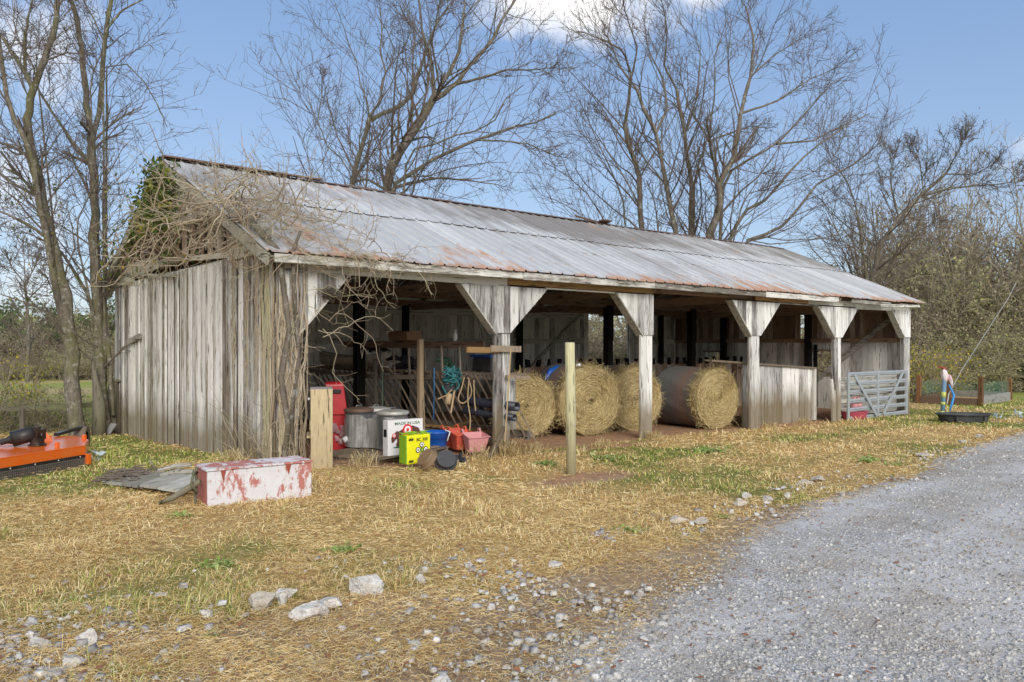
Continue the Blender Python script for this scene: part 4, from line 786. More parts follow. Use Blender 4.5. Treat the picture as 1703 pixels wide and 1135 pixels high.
# ropes and halter
def rope(P, r, mat, label, sides=8, name='rope', twist=0):
    P = np.array(P, float); m = MB()
    # catmull densify
    Q = []
    for i in range(len(P)-1):
        p0, p1, p2, p3 = P[max(i-1, 0)], P[i], P[i+1], P[min(i+2, len(P)-1)]
        for t in np.linspace(0, 1, 8, endpoint=False): Q.append(.5*((2*p1)+(-p0+p2)*t+(2*p0-5*p1+4*p2-p3)*t*t+(-p0+3*p1-3*p2+p3)*t**3))
    Q.append(P[-1]); Q = np.array(Q)
    if twist:
        s = np.linspace(0, twist, 160); Qd = np.stack([np.interp(np.linspace(0, 1, 160), np.linspace(0, 1, len(Q)), Q[:, k]) for k in range(3)], 1)
        for ph in (0, 2.1, 4.2): m.tube(Qd+np.stack([np.cos(s+ph), np.sin(s+ph), 0*s], 1)*r*.55, r*.55, 5)
    else: m.tube(Q, r, sides)
    return tag(m.build(name, M[mat], smooth=True), label, 'rope', 'ropes hanging from the rack')
rp = lambda *a: [atd(px, py, F) for px, py, F in a]
rope(rp((624, 598, 16.3), (625, 640, 16.2), (626, 684, 16.2)), .045, 'darkrope', 'thick dark twisted rope hanging from the rack behind the trash cans', twist=40)
rope(rp((636, 600, 16), (636, 640, 16), (636, 690, 16)), .008, 'bedmesh', 'thin green cord hanging right of the dark twisted rope')
rope(rp((722, 612, 15.2), (722, 650, 15.1), (721, 699, 15.1)), .012, 'bluerope', 'thin blue cord hanging right of the upright stud')
rope(rp((772, 628, 14.6), (768, 645, 14.5), (762, 664, 14.5), (770, 671, 14.5), (781, 662, 14.5), (784, 648, 14.5), (778, 628, 14.6)), .014, 'rope', 'tan rope loop hanging below the rack rail')
rope(rp((780, 630, 14.4), (778, 665, 14.4), (782, 695, 14.4), (781, 718, 14.4)), .012, 'rope', 'long tan rope hanging down to the pink feeders')
rope(rp((788, 632, 14.3), (789, 665, 14.3), (791, 684, 14.3)), .011, 'rope', 'short tan rope end right of the long tan rope')
hl = empty('horse_halter', atd(750, 625, 14.4), 'teal webbing halter tangled with leather straps on the rack rail', 'halter'); rs = np.random.RandomState(6); m = MB()
for k in range(16):
    a = rs.uniform(-1, 1, (4, 2)); P = [atd(752+q[0]*17, 621+q[1]*13+j*3, 14.35+rs.uniform(-.08, .1)) for j, q in enumerate(a)]; m.tube(P, .016, 4)
P = rp((735, 642, 14.3), (742, 655, 14.3), (752, 656, 14.3), (764, 642, 14.3), (760, 632, 14.35)); m.tube(P, .014, 5); m.build('webbing', M['teal'], hl, True)
m = MB(); m.tube(rp((728, 664, 14.3), (742, 658, 14.3), (752, 648, 14.3)), .012, 5); m.bar(atd(756, 650, 14.25), atd(750, 687, 14.25), .03, .03); m.build('stick', M['rope'], hl); m = MB(); m.tube(rp((735, 652, 14.4), (745, 648, 14.4), (757, 646, 14.4)), [.06, .1, .05], 8); m.build('strap', M['cloth'], hl, True); m = MB(); m.tube(rp((748, 655, 14.3), (744, 672, 14.3)), [.05, .07], 8); m.build('leather_flap', M['rope'], hl, True)
for k, (a, b) in enumerate((((845, 674), 'upper'), ((845, 694), 'lower'))):
    p = atd(860-k*4, 677+k*18, 14.0); q = p+np.array([-.15, 1.3, .05]); pp = empty('drain_pipe', p, f'{b} black plastic pipe end sticking out beside the second front post', 'pipe'); r = .085-.02*k
    d, s_, u_ = basis(np.array(p)-q); Rr = np.stack([s_, u_, d], 1); m = MB(); ln = float(np.linalg.norm(p-q)); m.lathe([(r, 0), (r, ln), (r*.8, ln), (r*.8, 0)], q, 20, M=Rr); m.build('tube', M['drum'], pp, True)
# pallet
pal = empty('wooden_pallet', atd(640, 760, 13.2), 'grey wooden pallet under the trash cans and the white box', 'pallet'); c0 = atd(640, 760, 13.2); zp = gz(c0[0], c0[1])
m = MB(); rz = math.radians(18); ux = np.array([math.cos(rz), math.sin(rz), 0]); uy = np.array([-ux[1], ux[0], 0]); c0[2] = 0
for k in range(7): o_ = c0+uy*(-.65+k*.2); m.bar(o_-ux*1.0+[0, 0, zp+.125], o_+ux*.85+[0, 0, zp+.125], .11, .02, jit=.004)
m.build('deck_boards', M['rack'], pal); m = MB()
for k in (-.95, 0, .8): o_ = c0+ux*k; m.bar(o_-uy*.7+[0, 0, zp+.06], o_+uy*.6+[0, 0, zp+.06], .05, .1)
m.build('stringers', M['rack'], pal)
zt = zp+.14
for k, (px, F, r, h, lab) in enumerate([(597, 13.6, .245, .64, 'galvanised trash can, leftmost of three, with a rusty top'), (626, 13.85, .24, .63, 'galvanised trash can in the middle, set behind the others'), (652.5, 13.15, .262, .635, 'galvanised trash can nearest the white bear box')]):
    p = atd(px, 700, F); p[2] = zt; tc = empty('trash_can', p, lab, 'trash can', 'galvanised trash cans on the pallet'); m = MB()
    prof = [(0, 0), (r*.88, 0), (r*.88, .03)]+[(r*(.88+.1*t)+.004*(i % 2), .03+t*(h-.06)) for i, t in enumerate(np.linspace(0, 1, 9))]+[(r*1.0, h-.03), (r*1.01, h-.015)]
    m.lathe(prof, p, 40); m.build('body', M['galv'], tc, True); m = MB(); m.lathe([(r*1.05, h-.045), (r*1.06, h-.02), (r*1.05, h), (r*.9, h+.012), (r*.5, h+.03), (0, h+.035)], p, 40); m.build('lid', M['ridge' if k == 0 else 'lid'], tc, True)
    m = MB(); m.tube([p+[-.06, 0, h+.03], p+[-.05, 0, h+.06], p+[.05, 0, h+.06], p+[.06, 0, h+.03]], .008, 6); m.build('lid_handle', M['galv'], tc, True)
fl = [atd(a, 700, b) for a, b in ((572.5, 13.6), (576, 13.42), (585, 13.31), (597, 13.28), (610, 13.3), (620, 13.24), (630, 13.08), (640, 12.88), (649, 12.86), (656, 12.87))]; V = []; rs = np.random.RandomState(3); nz_ = 12
for j in range(nz_):
    for i, q in enumerate(fl): V.append((q[0]+rs.uniform(-.006, .006), q[1]+rs.uniform(-.008, .008), zt+.01+(.53+.03*rs.rand()*(j == nz_-1)-.05*(i in (4, 5)))*j/(nz_-1)))
FW_ = [(j*10+i, j*10+i+1, (j+1)*10+i+1, (j+1)*10+i) for j in range(nz_-1) for i in range(9)]
def filmmat():
    n = NT('dusty_stretch_film'); a = n.noise(n.co((1, 1, .12)), 14, 5, .7); c = n.mix(n.ramp(a, [(.35, 0.), (.65, 1.)]), (.20, .19, .175), (.50, .50, .49)); n.bump(a, .6, .02); return n.fin(c, .3, .15, .6)
m = MB(); m.add(V, FW_); tag(m.build('stretch_film', filmmat(), smooth=True), 'dusty stretch film wrapped round the fronts of the three trash cans', 'film')
def text_mesh(s, size, name, mat, org, ux, uz, parent, sx=1., bold=.0):
    cu = bpy.data.curves.new(name, 'FONT'); cu.body = s; cu.size = size; cu.align_x = 'CENTER'; cu.offset = bold; ob = bpy.data.objects.new(name, cu); COL.objects.link(ob); bpy.context.view_layer.update()
    me = bpy.data.meshes.new_from_object(ob.evaluated_get(bpy.context.evaluated_depsgraph_get())); bpy.data.objects.remove(ob)
    for v in me.vertices: q = np.array(org)+np.array(ux)*v.co.x*sx+np.array(uz)*v.co.y; v.co = q-np.array(parent.location)
    me.materials.clear(); me.materials.append(mat); o = bpy.data.objects.new(name, me); COL.objects.link(o); o.parent = parent; return o
def flat(P2, org, ux, uz, nrm_, mat, parent, name, lift=.003, th=.0015):
    m = MB(); m.poly([np.array(org)+np.array(ux)*a+np.array(uz)*b+np.array(nrm_)*lift for a, b in P2], th, nrm_); return m.build(name, mat, parent)
def disc(cx, cy, r, n=20, sx=1.): return [(cx+r*sx*math.cos(2*math.pi*k/n), cy+r*math.sin(2*math.pi*k/n)) for k in range(n)]
# white bear box
def obox(name, parent, p, ux, w, d, h, mat, bev=.006, zb=None, jit=0.):
    ux = np.array([ux[0], ux[1], 0.]); ux /= np.linalg.norm(ux); uy = np.array([-ux[1], ux[0], 0]); c = np.array([p[0], p[1], p[2]])+ux*w/2+uy*d/2+[0, 0, h/2]
    m = MB(); m.box(c, (w, d, h), rz=math.atan2(ux[1], ux[0]), jit=jit); return m.build(name, mat, parent, bevel=bev), ux, uy
p = atd(645, 768, 12.35); p[2] = zt-.01; wb = empty('target_box', p, 'white cardboard box printed with a brown bear and target rings', 'box')
W1, H1 = .66, .56; _, ux, uy = obox('carton', wb, p, (1, .0), W1, .15, H1, M['white'], jit=.004); n_ = -uy; UZ = np.array([0, 0, 1.])
bear = [(.07, .20), (.11, .22), (.16, .27), (.17, .22), (.15, .17), (.17, .13), (.2, .14), (.22, .22), (.30, .26), (.42, .24), (.5, .2), (.52, .16), (.58, .16), (.6, .24), (.62, .34), (.57, .42), (.46, .46), (.36, .45), (.28, .42), (.2, .38), (.16, .39), (.13, .36), (.09, .34), (.06, .28)]
flat(bear, p, ux, UZ, n_, M['bear'], wb, 'bear_print', .002)
for (cx, cy, rr) in ((.11, .32, .035), (.36, .4, .09)): flat(disc(cx, cy, rr), p, ux, UZ, n_, M['redink'], wb, 'target_ring', .005); flat(disc(cx, cy, rr*.66), p, ux, UZ, n_, M['whiteink'], wb, 'target_ring', .008); flat(disc(cx, cy, rr*.3), p, ux, UZ, n_, M['redink'], wb, 'target_ring', .011)
flat([(.08, .13), (.2, .155), (.32, .14), (.24, .115)], p, ux, UZ, n_, M['greenink'], wb, 'grass_print', .003); text_mesh('MADE IN USA', .062, 'lettering', M['greenink'], p+ux*.36+UZ*.485+n_*.004, ux, UZ, wb, 1.25, .0006)
flat([(.03, .3), (.12, .3), (.12, .42), (.03, .42)], p+uy*.15, -uy, UZ, -ux, M['ink'], wb, 'side_print', .004)
# yellow target bag
p = atd(677, 770, 11.85); p[2] = gz(p[0], p[1])+.04; yb = empty('target_block', p, 'bright yellow archery target block with black dots and lime green sides', 'target')
W2, H2 = .43, .44; _, ux, uy = obox('block', yb, p, (.96, .02), W2, .2, H2, M['yellow'], .02, jit=.006); n_ = -uy
m = MB(); c = p-ux*.006+uy*.10+UZ*H2/2; m.box(c, (.012, .19, H2*.97), rz=math.atan2(ux[1], ux[0]), jit=.004); m.build('side_panel', M['lime'], yb)
rs = np.random.RandomState(3); m = MB()
for k in range(12): q = p+ux*rs.uniform(-.03, W2)+uy*rs.uniform(0, .25)+UZ*(H2+rs.uniform(0, .012)); m.poly([q, q+ux*.1+UZ*rs.uniform(-.0, .03), q+ux*.08+uy*.07, q+uy*.08+UZ*rs.uniform(0, .04)], .004, UZ)
m.build('torn_top_flap', M['lime'], yb)
cx, cy = .265, .21
for (dx, dy) in ((0, .078), (0, -.078), (.07, 0), (-.07, 0)): flat(disc(cx+dx, cy+dy, .044), p, ux, UZ, n_, M['ink'], yb, 'dot_ring', .007); flat(disc(cx+dx, cy+dy, .032), p, ux, UZ, n_, M['whiteink'], yb, 'dot_ring', .010); flat(disc(cx+dx, cy+dy, .013), p, ux, UZ, n_, M['ink'], yb, 'dot_ring', .013)
flat(disc(cx, cy, .032), p, ux, UZ, n_, M['ink'], yb, 'dot_ring', .007); flat(disc(cx, cy, .024), p, ux, UZ, n_, M['lime'], yb, 'dot_ring', .010)
text_mesh('BC 300', .068, 'lettering', M['ink'], p+ux*.27+UZ*.345+n_*.009, ux, UZ, yb, 1, .001); text_mesh('300', .045, 'lettering', M['ink'], p+ux*.22+UZ*.05+n_*.009, ux, UZ, yb, 1.2, .001)
for (a, b) in ((.02, .37), (.02, .04)):
    for k in range(4): flat([(a+.0+.02*k, b+.01*(k % 2)), (a+.03+.02*k, b+.035), (a+.02+.02*k, b-.02)], p, ux, UZ, n_, M['ink'], yb, 'scorpion_print', .008+.002*k)
# blue tub
p = atd(724.5, 735, 14.0); p[2] = gz(p[0], p[1]); tb_ = empty('muck_tub', p, 'blue plastic tub with rope handles between the yellow block and pink feeders', 'tub')
m = MB(); m.lathe([(0, .01), (.175, 0), (.19, .1), (.195, .11), (.205, .28), (.225, .285), (.225, .36), (.245, .37), (.245, .395), (.21, .39), (.17, .03), (0, .03)], p, 32); m.build('tub', M['blue'], tb_, True)
m = MB()
for s in (-1, 1): c = p+RT*(.19*s)-FW*.14*(1 if s > 0 else 1); m.tube([c+[0, 0, .39], c+[0, 0, .43]-FW*.02, c+RT*.08*s+[0, 0, .40]-FW*.03, c+RT*.03*s+[0, 0, .24]-FW*.05], .012, 6)
m.build('rope_handle', M['white'], tb_, True)
# feeders
def feeder(px, F, mat, lab, tilt):
    p = atd(px, 735, F); p[2] = gz(p[0], p[1])+.06; fe = empty('feeder', p, lab, 'feeder', 'hook over feeders'); u = RT*math.cos(tilt)+FW*math.sin(tilt); v = np.cross(UZ, u); m = MB()
    def q(a, b, z): return p+u*a+v*b+UZ*z
    P = [q(-.15, -.1, 0), q(.15, -.1, 0), q(.15, .08, 0), q(-.15, .08, 0), q(-.21, -.17, .27), q(.21, -.17, .27), q(.2, .13, .34), q(-.2, .13, .34)]
    m.add(P, [(3, 2, 1, 0), (0, 1, 5, 4), (1, 2, 6, 5), (2, 3, 7, 6), (3, 0, 4, 7)]); o = m.build('bucket', M[mat], fe, bevel=.02); sd = o.modifiers.new('s', 'SOLIDIFY'); sd.thickness = .012
    m = MB()
    for s in (-1, 1): m.tube([q(.17*s, .13, .33), q(.17*s, .16, .39), q(.17*s, .22, .38), q(.17*s, .23, .33)], .02, 6)
    m.tube([q(-.215, -.175, .27), q(.215, -.175, .27), q(.205, .135, .34)], .012, 6); m.build('hook', M[mat], fe, True)
feeder(757, 14.6, 'coral', 'coral plastic feeder, leftmost and partly behind dry weeds', .7); feeder(768, 14.3, 'coral', 'coral plastic feeder tucked behind the pale pink one', .6); feeder(790, 14.0, 'pink', 'faded pale pink plastic feeder, nearest the second front post', .5)
clump('black_bag', atd(765, 768, 13.)*np.array([1, 1, 0])+[0, 0, .05], .12, 'cloth', 'black plastic bag on the ground right of the black rubber pan', 'bag', 9)
# pans
def pan(px, py, F, r, h, ax, mat, lab):
    p = atd(px, py, F); pn = empty('feed_pan', p, lab, 'feed pan', 'round feed pans leaning by the pallet'); d, s_, u_ = basis(ax); Rr = np.stack([s_, u_, d], 1)
    m = MB(); m.lathe([(0, h), (r*.84, h), (r*.87, h-.012), (r*.92, .03), (r*1.04, .015), (r*1.05, 0), (r*.98, 0), (r*.85, .03), (r*.8, h-.02), (0, h-.02)], p, 36, M=Rr); m.build('pan', M[mat], pn); return pn, p, Rr
pn, p, Rr = pan(713, 766, 11.6, .165, .10, -RT*.75-FW*.5+UZ*.75, 'brownpan', 'muddy brown round pan turned over with a pale paper label')
m = MB(); a = [(math.radians(t)) for t in (-95, -80, -65, -50)]; P = [(Rr@np.array([.158*math.cos(t), .158*math.sin(t), .035]))+p for t in a]+[(Rr@np.array([.15*math.cos(t), .15*math.sin(t), .075]))+p for t in a[::-1]]; m.poly(P, .004, -FW); m.build('paper_label', M['white'], pn)
pan(741, 767, 11.9, .17, .09, -FW*.8+UZ*.55+RT*.2, 'rubber', 'black rubber round pan leaning behind the brown one')
# red locker
p = atd(553, 752, 13.9); p[2] = gz(p[0], p[1]); rl = empty('storage_locker', p, 'tall red plastic locker behind the pale plywood panel', 'locker'); ux = nrm(np.array([[.8, -.35, 0]]))[0]; uy = np.array([-ux[1], ux[0], 0])
m = MB(); V = []
for (z, w0, w1, d0) in ((0, -.13, .30, .0), (.62, -.13, .27, .02), (1.18, -.12, .2, .05), (1.22, -.11, .18, .08)):
    V += [p+ux*w0+uy*d0+UZ*z, p+ux*w1+uy*d0+UZ*z, p+ux*w1+uy*.45+UZ*z, p+ux*w0+uy*.45+UZ*z]
m.add(V, [(i*4+j, i*4+(j+1) % 4, (i+1)*4+(j+1) % 4, (i+1)*4+j) for i in range(3) for j in range(4)]+[(12, 13, 14, 15)]); m.build('body', M['red'], rl, bevel=.02)
m = MB(); c = p+ux*.08+uy*.03+UZ*1.06; m.box(c, (.14, .05, .07), rz=math.atan2(ux[1], ux[0])); m.build('handle_slot', M['black'], rl, bevel=.01); m = MB(); c = p+ux*.05+uy*.0+UZ*.66; m.box(c, (.38, .05, .012), rz=math.atan2(ux[1], ux[0])); m.build('seam', M['red'], rl)
rs = np.random.RandomState(12); m = MB()
for k in range(12): q = p-uy*.03+ux*rs.uniform(-.05, .3)+UZ*rs.uniform(.12, .42); m.poly([q, q+ux*rs.uniform(.05, .14)-uy*rs.uniform(0, .04), q+UZ*rs.uniform(.05, .14)+ux*.05-uy*rs.uniform(0, .05), q+UZ*.1-ux*.03], .003, -uy)
tag(m.build('plastic_film', M['wrap']), 'crumpled pinkish plastic film at the foot of the red locker', 'film')
tag(MB().lathe([(0, 0), (.05, 0), (.055, .2), (.03, .24), (0, .25)], atd(571, 733, 13.4), 14, M=Rm('Y', 70)).build('jug', M['white'], smooth=True), 'small white jug lying between the red locker and trash cans', 'jug')
# cabinet
p = atd(516, 790, 11.0); cbn = empty('cabinet', (p[0], p[1], gz(p[0], p[1])-.02), 'tall narrow cabinet with a rust stained pale plywood side beside the corner post', 'cabinet'); p[2] = gz(p[0], p[1])-.03; ux = nrm(np.array([[.9, -.43, 0]]))[0]; uy = np.array([-ux[1], ux[0], 0]); hc = 1.95-(648-575.6)*11/1307-p[2]
m = MB(); m.box(p+ux*.155+UZ*hc/2, (.30, .02, hc), rz=math.atan2(ux[1], ux[0])); m.build('side_panel', M['ply'], cbn)
m = MB(); m.box(p+ux*.155+uy*.36+UZ*(hc-.01), (.31, .7, .02), rz=math.atan2(ux[1], ux[0])); m.build('top', M['greytop'], cbn)
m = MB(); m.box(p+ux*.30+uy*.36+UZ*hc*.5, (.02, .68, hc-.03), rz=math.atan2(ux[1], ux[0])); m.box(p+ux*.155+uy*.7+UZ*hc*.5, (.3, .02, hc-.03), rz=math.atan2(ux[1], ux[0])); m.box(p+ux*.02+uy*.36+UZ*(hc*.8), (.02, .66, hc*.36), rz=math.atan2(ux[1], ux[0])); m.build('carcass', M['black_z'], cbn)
m = MB(); m.box(p+ux*.05+uy*.3+UZ*.62, (.12, .5, .13), rz=math.atan2(ux[1], ux[0])); m.box(p+ux*.05+uy*.35+UZ*.46, (.2, .6, .03), rz=math.atan2(ux[1], ux[0])); m.build('drawer', M['ply'], cbn)
m = MB(); m.lathe([(0, 0), (.02, .01), (.022, .03), (0, .04)], p+uy*.3+UZ*.98, 10, M=Rm('Y', -90)); m.build('knob', M['white'], cbn, True)
# ================================================================== FOREGROUND ITEMS
p = atd(345, 851, 8.72); zb = gz(p[0], p[1]); p[2] = zb-.02; bx = empty('painted_box', p, 'long low wooden box with peeling white paint over red and a hinged lid', 'box'); rz = math.radians(-4); ux = np.array([math.cos(rz), math.sin(rz), 0]); uy = np.array([-ux[1], ux[0], 0])
m = MB(); m.box(p+ux*.6+uy*.012+UZ*.2, (1.2, .024, .43), rz=rz, r=.2); m.box(p+ux*.6+uy*.46+UZ*.2, (1.2, .024, .43), rz=rz, r=.2); m.build('side', M['redwhite'], bx)
m = MB(); m.box(p+ux*.012+uy*.236+UZ*.2, (.022, .424, .425), rz=rz, r=.95); m.build('end', M['redwhite'], bx); m = MB(); m.box(p+ux*1.188+uy*.236+UZ*.2, (.022, .424, .425), rz=rz, r=.3); m.build('end', M['redwhite'], bx)
m = MB(); m.box(p+ux*.6+uy*.235+UZ*.435, (1.23, .5, .022), rz=rz, r=.30); m.build('lid', M['redwhite'], bx)
for a in (.17, .92): m = MB(); m.poly([p+ux*(a-.03)-uy*.008+UZ*.42, p+ux*a-uy*.008+UZ*.3, p+ux*(a+.03)-uy*.008+UZ*.42], .004, -uy); m.build('hinge', M['hibrick'], bx)
c = p+uy*.28-ux*.02+UZ*.28; tag(MB().tube([c+UZ*.1-ux*.02, c+UZ*.12-ux*.08-uy*.1, c-ux*.12-uy*.15, c-UZ*.1-ux*.06-uy*.15, c-UZ*.05-ux*.03, c+UZ*.08-ux*.03, c+UZ*.16-ux*.02+uy*.02], .016, 7).tube([c-ux*.02-uy*.12+UZ*.02, c-ux*.12-uy*.05-UZ*.06, c-ux*.28-UZ*.16, c-ux*.4-UZ*.22+uy*.1], [.03, .04, .035, .02], 7).tube([c-UZ*.1-ux*.04, c-UZ*.26-ux*.06-uy*.1], .014, 6).build('vine_coil', M['fence_z'], smooth=True), 'mossy coil of vine hung on the left end of the painted box', 'vine')
sl = empty('fallen_board', gat(250, 805), 'rotting grey sheet of boards lying flat in the grass left of the painted box', 'board')
A = [gat(172, 808), gat(300, 829), gat(352, 806), gat(228, 787)]; m = MB()
for k in range(4):
    t0, t1 = k/4+.01, (k+1)/4-.012; q = [A[0]*(1-t0)+A[1]*t0, A[0]*(1-t1)+A[1]*t1, A[3]*(1-t1)+A[2]*t1, A[3]*(1-t0)+A[2]*t0]; q = [v+[RS.uniform(-.03, .03), RS.uniform(-.04, .04), .03+.012*k] for v in q]; m.poly(q, .03, UZ)
m.build('plank', M['slab'], sl); m = MB()
for k in range(90):
    t = RS.rand(); s = RS.rand(); q = (A[0]*(1-t)+A[3]*t)*(1-s*.25)+A[2]*s*.25+[RS.uniform(-.1, .1), RS.uniform(-.15, .3), .05]; d = RS.randn(3)*[.15, .15, .03]; m.tube([q-d, q+[0, 0, .03], q+d], .008, 4)
m.build('twig_litter', M['twig'], sl)
for (a, b, r, l) in (((262, 790), (318, 783), .035, 'split grey log lying against the painted box, upper one'), ((268, 799), (322, 796), .045, 'split grey log lying against the painted box, lower one')):
    q0, q1 = gat(*a), gat(*b); tag(MB().tube([q0+[0, 0, .06], (q0+q1)/2+[0, 0, .09], q1+[0, 0, .08]], [r*.7, r, r*.9], 7).build('log', M['slab']), l, 'log')
q = gat(262, 790); tag(MB().tube([q+[0, 0, .04], q+[-.06, .02, .14], q+[-.1, .05, .22]], [.03, .02, .01], 6).tube([q, q+[.3, .05, .08]], .025, 6).build('branch', M['bark'], smooth=True), 'short dark forked branch at the left end of the logs', 'branch')
# ================================================================== BRUSH CUTTER
zc = .12; mw = empty('rotary_cutter', (-3, 2.8, zc), 'orange rotary brush cutter with a chain guard and black driveline cover', 'mower')
PG = [(-1.98, 2.62), (-1.77, 3.4), (-1.82, 4.17), (-2.2, 4.36), (-3.6, 4.4), (-4.5, 3.4), (-4.36, 1.02)]; zt2 = .40
m = MB(); m.poly([(x, y, zt2) for x, y in PG][::1], .014, (0, 0, 1)); m.build('deck', M['orange'], mw, bevel=.005)
m = MB()
for k, (a, b) in enumerate(zip(PG, PG[1:]+PG[:1])):
    if k in (4, 5): continue
    m.bar((*a, zt2-.075), (*b, zt2-.075), .012, .15)
m.build('side_skirt', M['orange'], mw)
A = np.array([PG[0][0], PG[0][1], 0]); B = np.array([PG[6][0], PG[6][1], 0]); e = nrm((B-A)[None])[0]; nf = np.array([-e[1], e[0], 0]); nf = nf if nf@(CAM*[1, 1, 0]-A) > 0 else -nf; Lr = float(np.linalg.norm(B-A))
m = MB(); m.bar(A+nf*.02+UZ*(.245), B+nf*.02+UZ*(.245), .014, .055); m.build('guard_strip', M['black'], mw)
for k in range(7): q = A+e*(.12+k*.4)+nf*.03+UZ*.25; m = MB(); m.lathe([(0, 0), (.013, 0), (.011, .008), (0, .01)], q, 8, M=np.stack([e, UZ, nf], 1)); m.build('bolt', M['bolt'], mw, True)
m = MB(); rs = np.random.RandomState(9); nC = int(Lr/.034)
for k in range(nC):
    b = A+e*(k*.034+.01)+nf*.03
    for j in range(6):
        z = .215-j*.034; off = .5 if j % 2 else 0; c = b+e*.034*off*.5; s = 1 if j % 2 else -1
        m.tube([c+UZ*(z+.014)+nf*.006*s, c+e*.010*s+UZ*z, c+UZ*(z-.018)-nf*.004*s, c-e*.009*s+UZ*z, c+UZ*(z+.014)+nf*.006*s], .0042, 4, cap=False, r=rs.rand())
m.build('chain_curtain', M['chain'], mw)
m = MB(); m.box(A+UZ*.2+np.array([.03, -.02, 0]), (.06, .1, .16), rz=.6); m.build('end_bracket', M['orange'], mw, bevel=.004)
for a, F in (((95, 745), 12.3), ((140, 732), 12.9), ((82, 733), 12.6)): q = atz(a[0], a[1], zt2); m = MB(); m.box(q+UZ*.045, (.045, .06, .08), rz=.5); m.build('lug', M['orange'], mw, bevel=.004)
gq = atz(62, 741, zt2+.02)
m = MB(); m.lathe([(0, 0), (.13, 0), (.13, .02), (.10, .03), (.1, .12), (.0, .12)], gq, 20); m.box(gq+UZ*.17, (.17, .17, .16), rz=.6); m.lathe([(0, 0), (.05, 0), (.05, .04), (0, .05)], gq+UZ*.25, 14); m.lathe([(.05, 0), (.05, .1), (0, .1)], gq+UZ*.16, 12, M=Rm('Y', 90)@Rm('X', 40)); m.build('gearbox', M['blackmetal'], mw, bevel=.008)
q2 = atd(20, 731, 11.95); q1 = gq+UZ*.2; d, s_, u_ = basis(q2-q1); Rr = np.stack([s_, u_, d], 1); ln = float(np.linalg.norm(q2-q1))
m = MB(); m.lathe([(.08, .04), (.115, .06), (.118, ln), (.108, ln), (.10, .1)], q1, 28, M=Rr); m.build('driveline_cover', M['black'], mw, True)
q3 = atd(-60, 746, 11.4); m = MB(); m.lathe([(.035, 0), (.095, .06), (.09, .09), (.045, .2), (.045, .9)], q1+d*(ln-.12), 20, M=Rr); m.build('driveshaft', M['black'], mw, True)
m = MB(); m.lathe([(.047, .28), (.047, .36)], q1+d*(ln-.12), 20, M=Rr); m.build('sticker', M['white'], mw, True)
m = MB(); q = atz(78, 736, zt2); m.add([q+[-.1, 0, 0], q+[.1, 0, 0], q+[.0, .06, .16], q+[-.1, .06, 0], q+[.1, .07, 0]], [(0, 1, 2), (1, 4, 2), (3, 0, 2), (4, 3, 2)]); m.build('stiffener', M['orange'], mw)
tw = atd(136, 730, 14.3); zt3 = 1.95-(709-575.6)*14.3/1307; zg = gz(tw[0], tw[1]); r = (zt3-zg)/2; tw[2] = zg+r; wr = np.stack([np.cross(UZ, RT*.96+FW*.28), UZ, RT*.96+FW*.28], 1)
m = MB(); m.lathe([(r*.55, -.085), (r*.95, -.1), (r, -.08)]+[(r*(1.0-.03*(k % 2)), -.08+.16*k/8) for k in range(9)]+[(r, .08), (r*.95, .1), (r*.55, .085)], tw, 32, M=wr); o = m.build('tail_wheel', M['tyre'], mw, True)
m = MB(); m.lathe([(0, -.05), (r*.56, -.07), (r*.56, .07), (0, .05)], tw, 20, M=wr); m.build('rim', M['blackmetal'], o, True); bpy.data.objects['rim'].location = (0, 0, 0)
bpy.data.objects['rim'].matrix_parent_inverse = Matrix.Identity(4)
m = MB(); m.bar(tw+[0, 0, r*.9], (-2.1, 4.2, zt2+.05), .08, .05); m.build('wheel_arm', M['blackmetal'], mw)
rs = np.random.RandomState(2); q = gat(160, 766); m = MB()
for k in range(14): a = q+rs.randn(3)*[.12, .07, .02]+[0, 0, .06]; m.poly([a, a+rs.randn(3)*.06, a+rs.randn(3)*.07, ], .003, UZ)
tag(m.build('plastic_scrap', M['paleblue']), 'crumpled pale plastic scrap in the grass beside the cutter', 'scrap')
q = gat(182, 722); tag(MB().bar(q+[-.05, 0, .0], q+[.1, .05, .22], .2, .02).build('slate_piece', M['greytop']), 'grey flat stone leaning at the far left barn corner', 'stone')
tag(MB().tube([A+[.05, -.02, .1], A+e*.9+nf*.35+UZ*.06, A+e*1.5+nf*.6+UZ*.02], .012, 6).build('stick', M['rope'], smooth=True), 'long thin stick lying in front of the chain guard', 'stick')
# ================================================================== RIGHT SIDE
p = gat(1602, 700); p = np.array([p[0], p[1], gz(p[0], p[1])]); ts = empty('water_trough', p, 'shallow oval black rubber trough on the grass beyond the gate', 'trough')
F = (p-CAM)@FW; rw = 46*F/f_; d2 = Rm('Z', math.degrees(yaw_)-90); hh = .235; prof = [(0, .02), (.8, 0), (.84, .03), (.87, .15), (.93, .2), (1., hh-.02), (1.01, hh), (.97, hh+.005), (.86, .17), (.8, .06), (0, .05)]
m = MB(); m.lathe([(a*rw, z) for a, z in prof], p, 44, M=d2, sx=1, sy=.62); m.build('basin', M['rubber'], ts, True); m = MB(); m.lathe([(.0, .12), (rw*.86, .12)], p, 40, M=d2, sx=1, sy=.62); wt = NT('still_water'); m.build('water', wt.fin((.02, .025, .03), .08, 0, .5), ts)
for k in range(3): q = p+RT*(rw*(-.5+.5*k))-FW*rw*.62*.8; m = MB(); m.box(q+[0, 0, .1], (.05, .05, .16), rz=.6); m.build('rib', M['rubber'], ts, bevel=.01)
p = gat(1567, 691); F = (p-CAM)@FW; hy = empty('yard_hydrant', p, 'yard hydrant pipe wrapped in blue and yellow tape with a stained rag on top', 'hydrant')
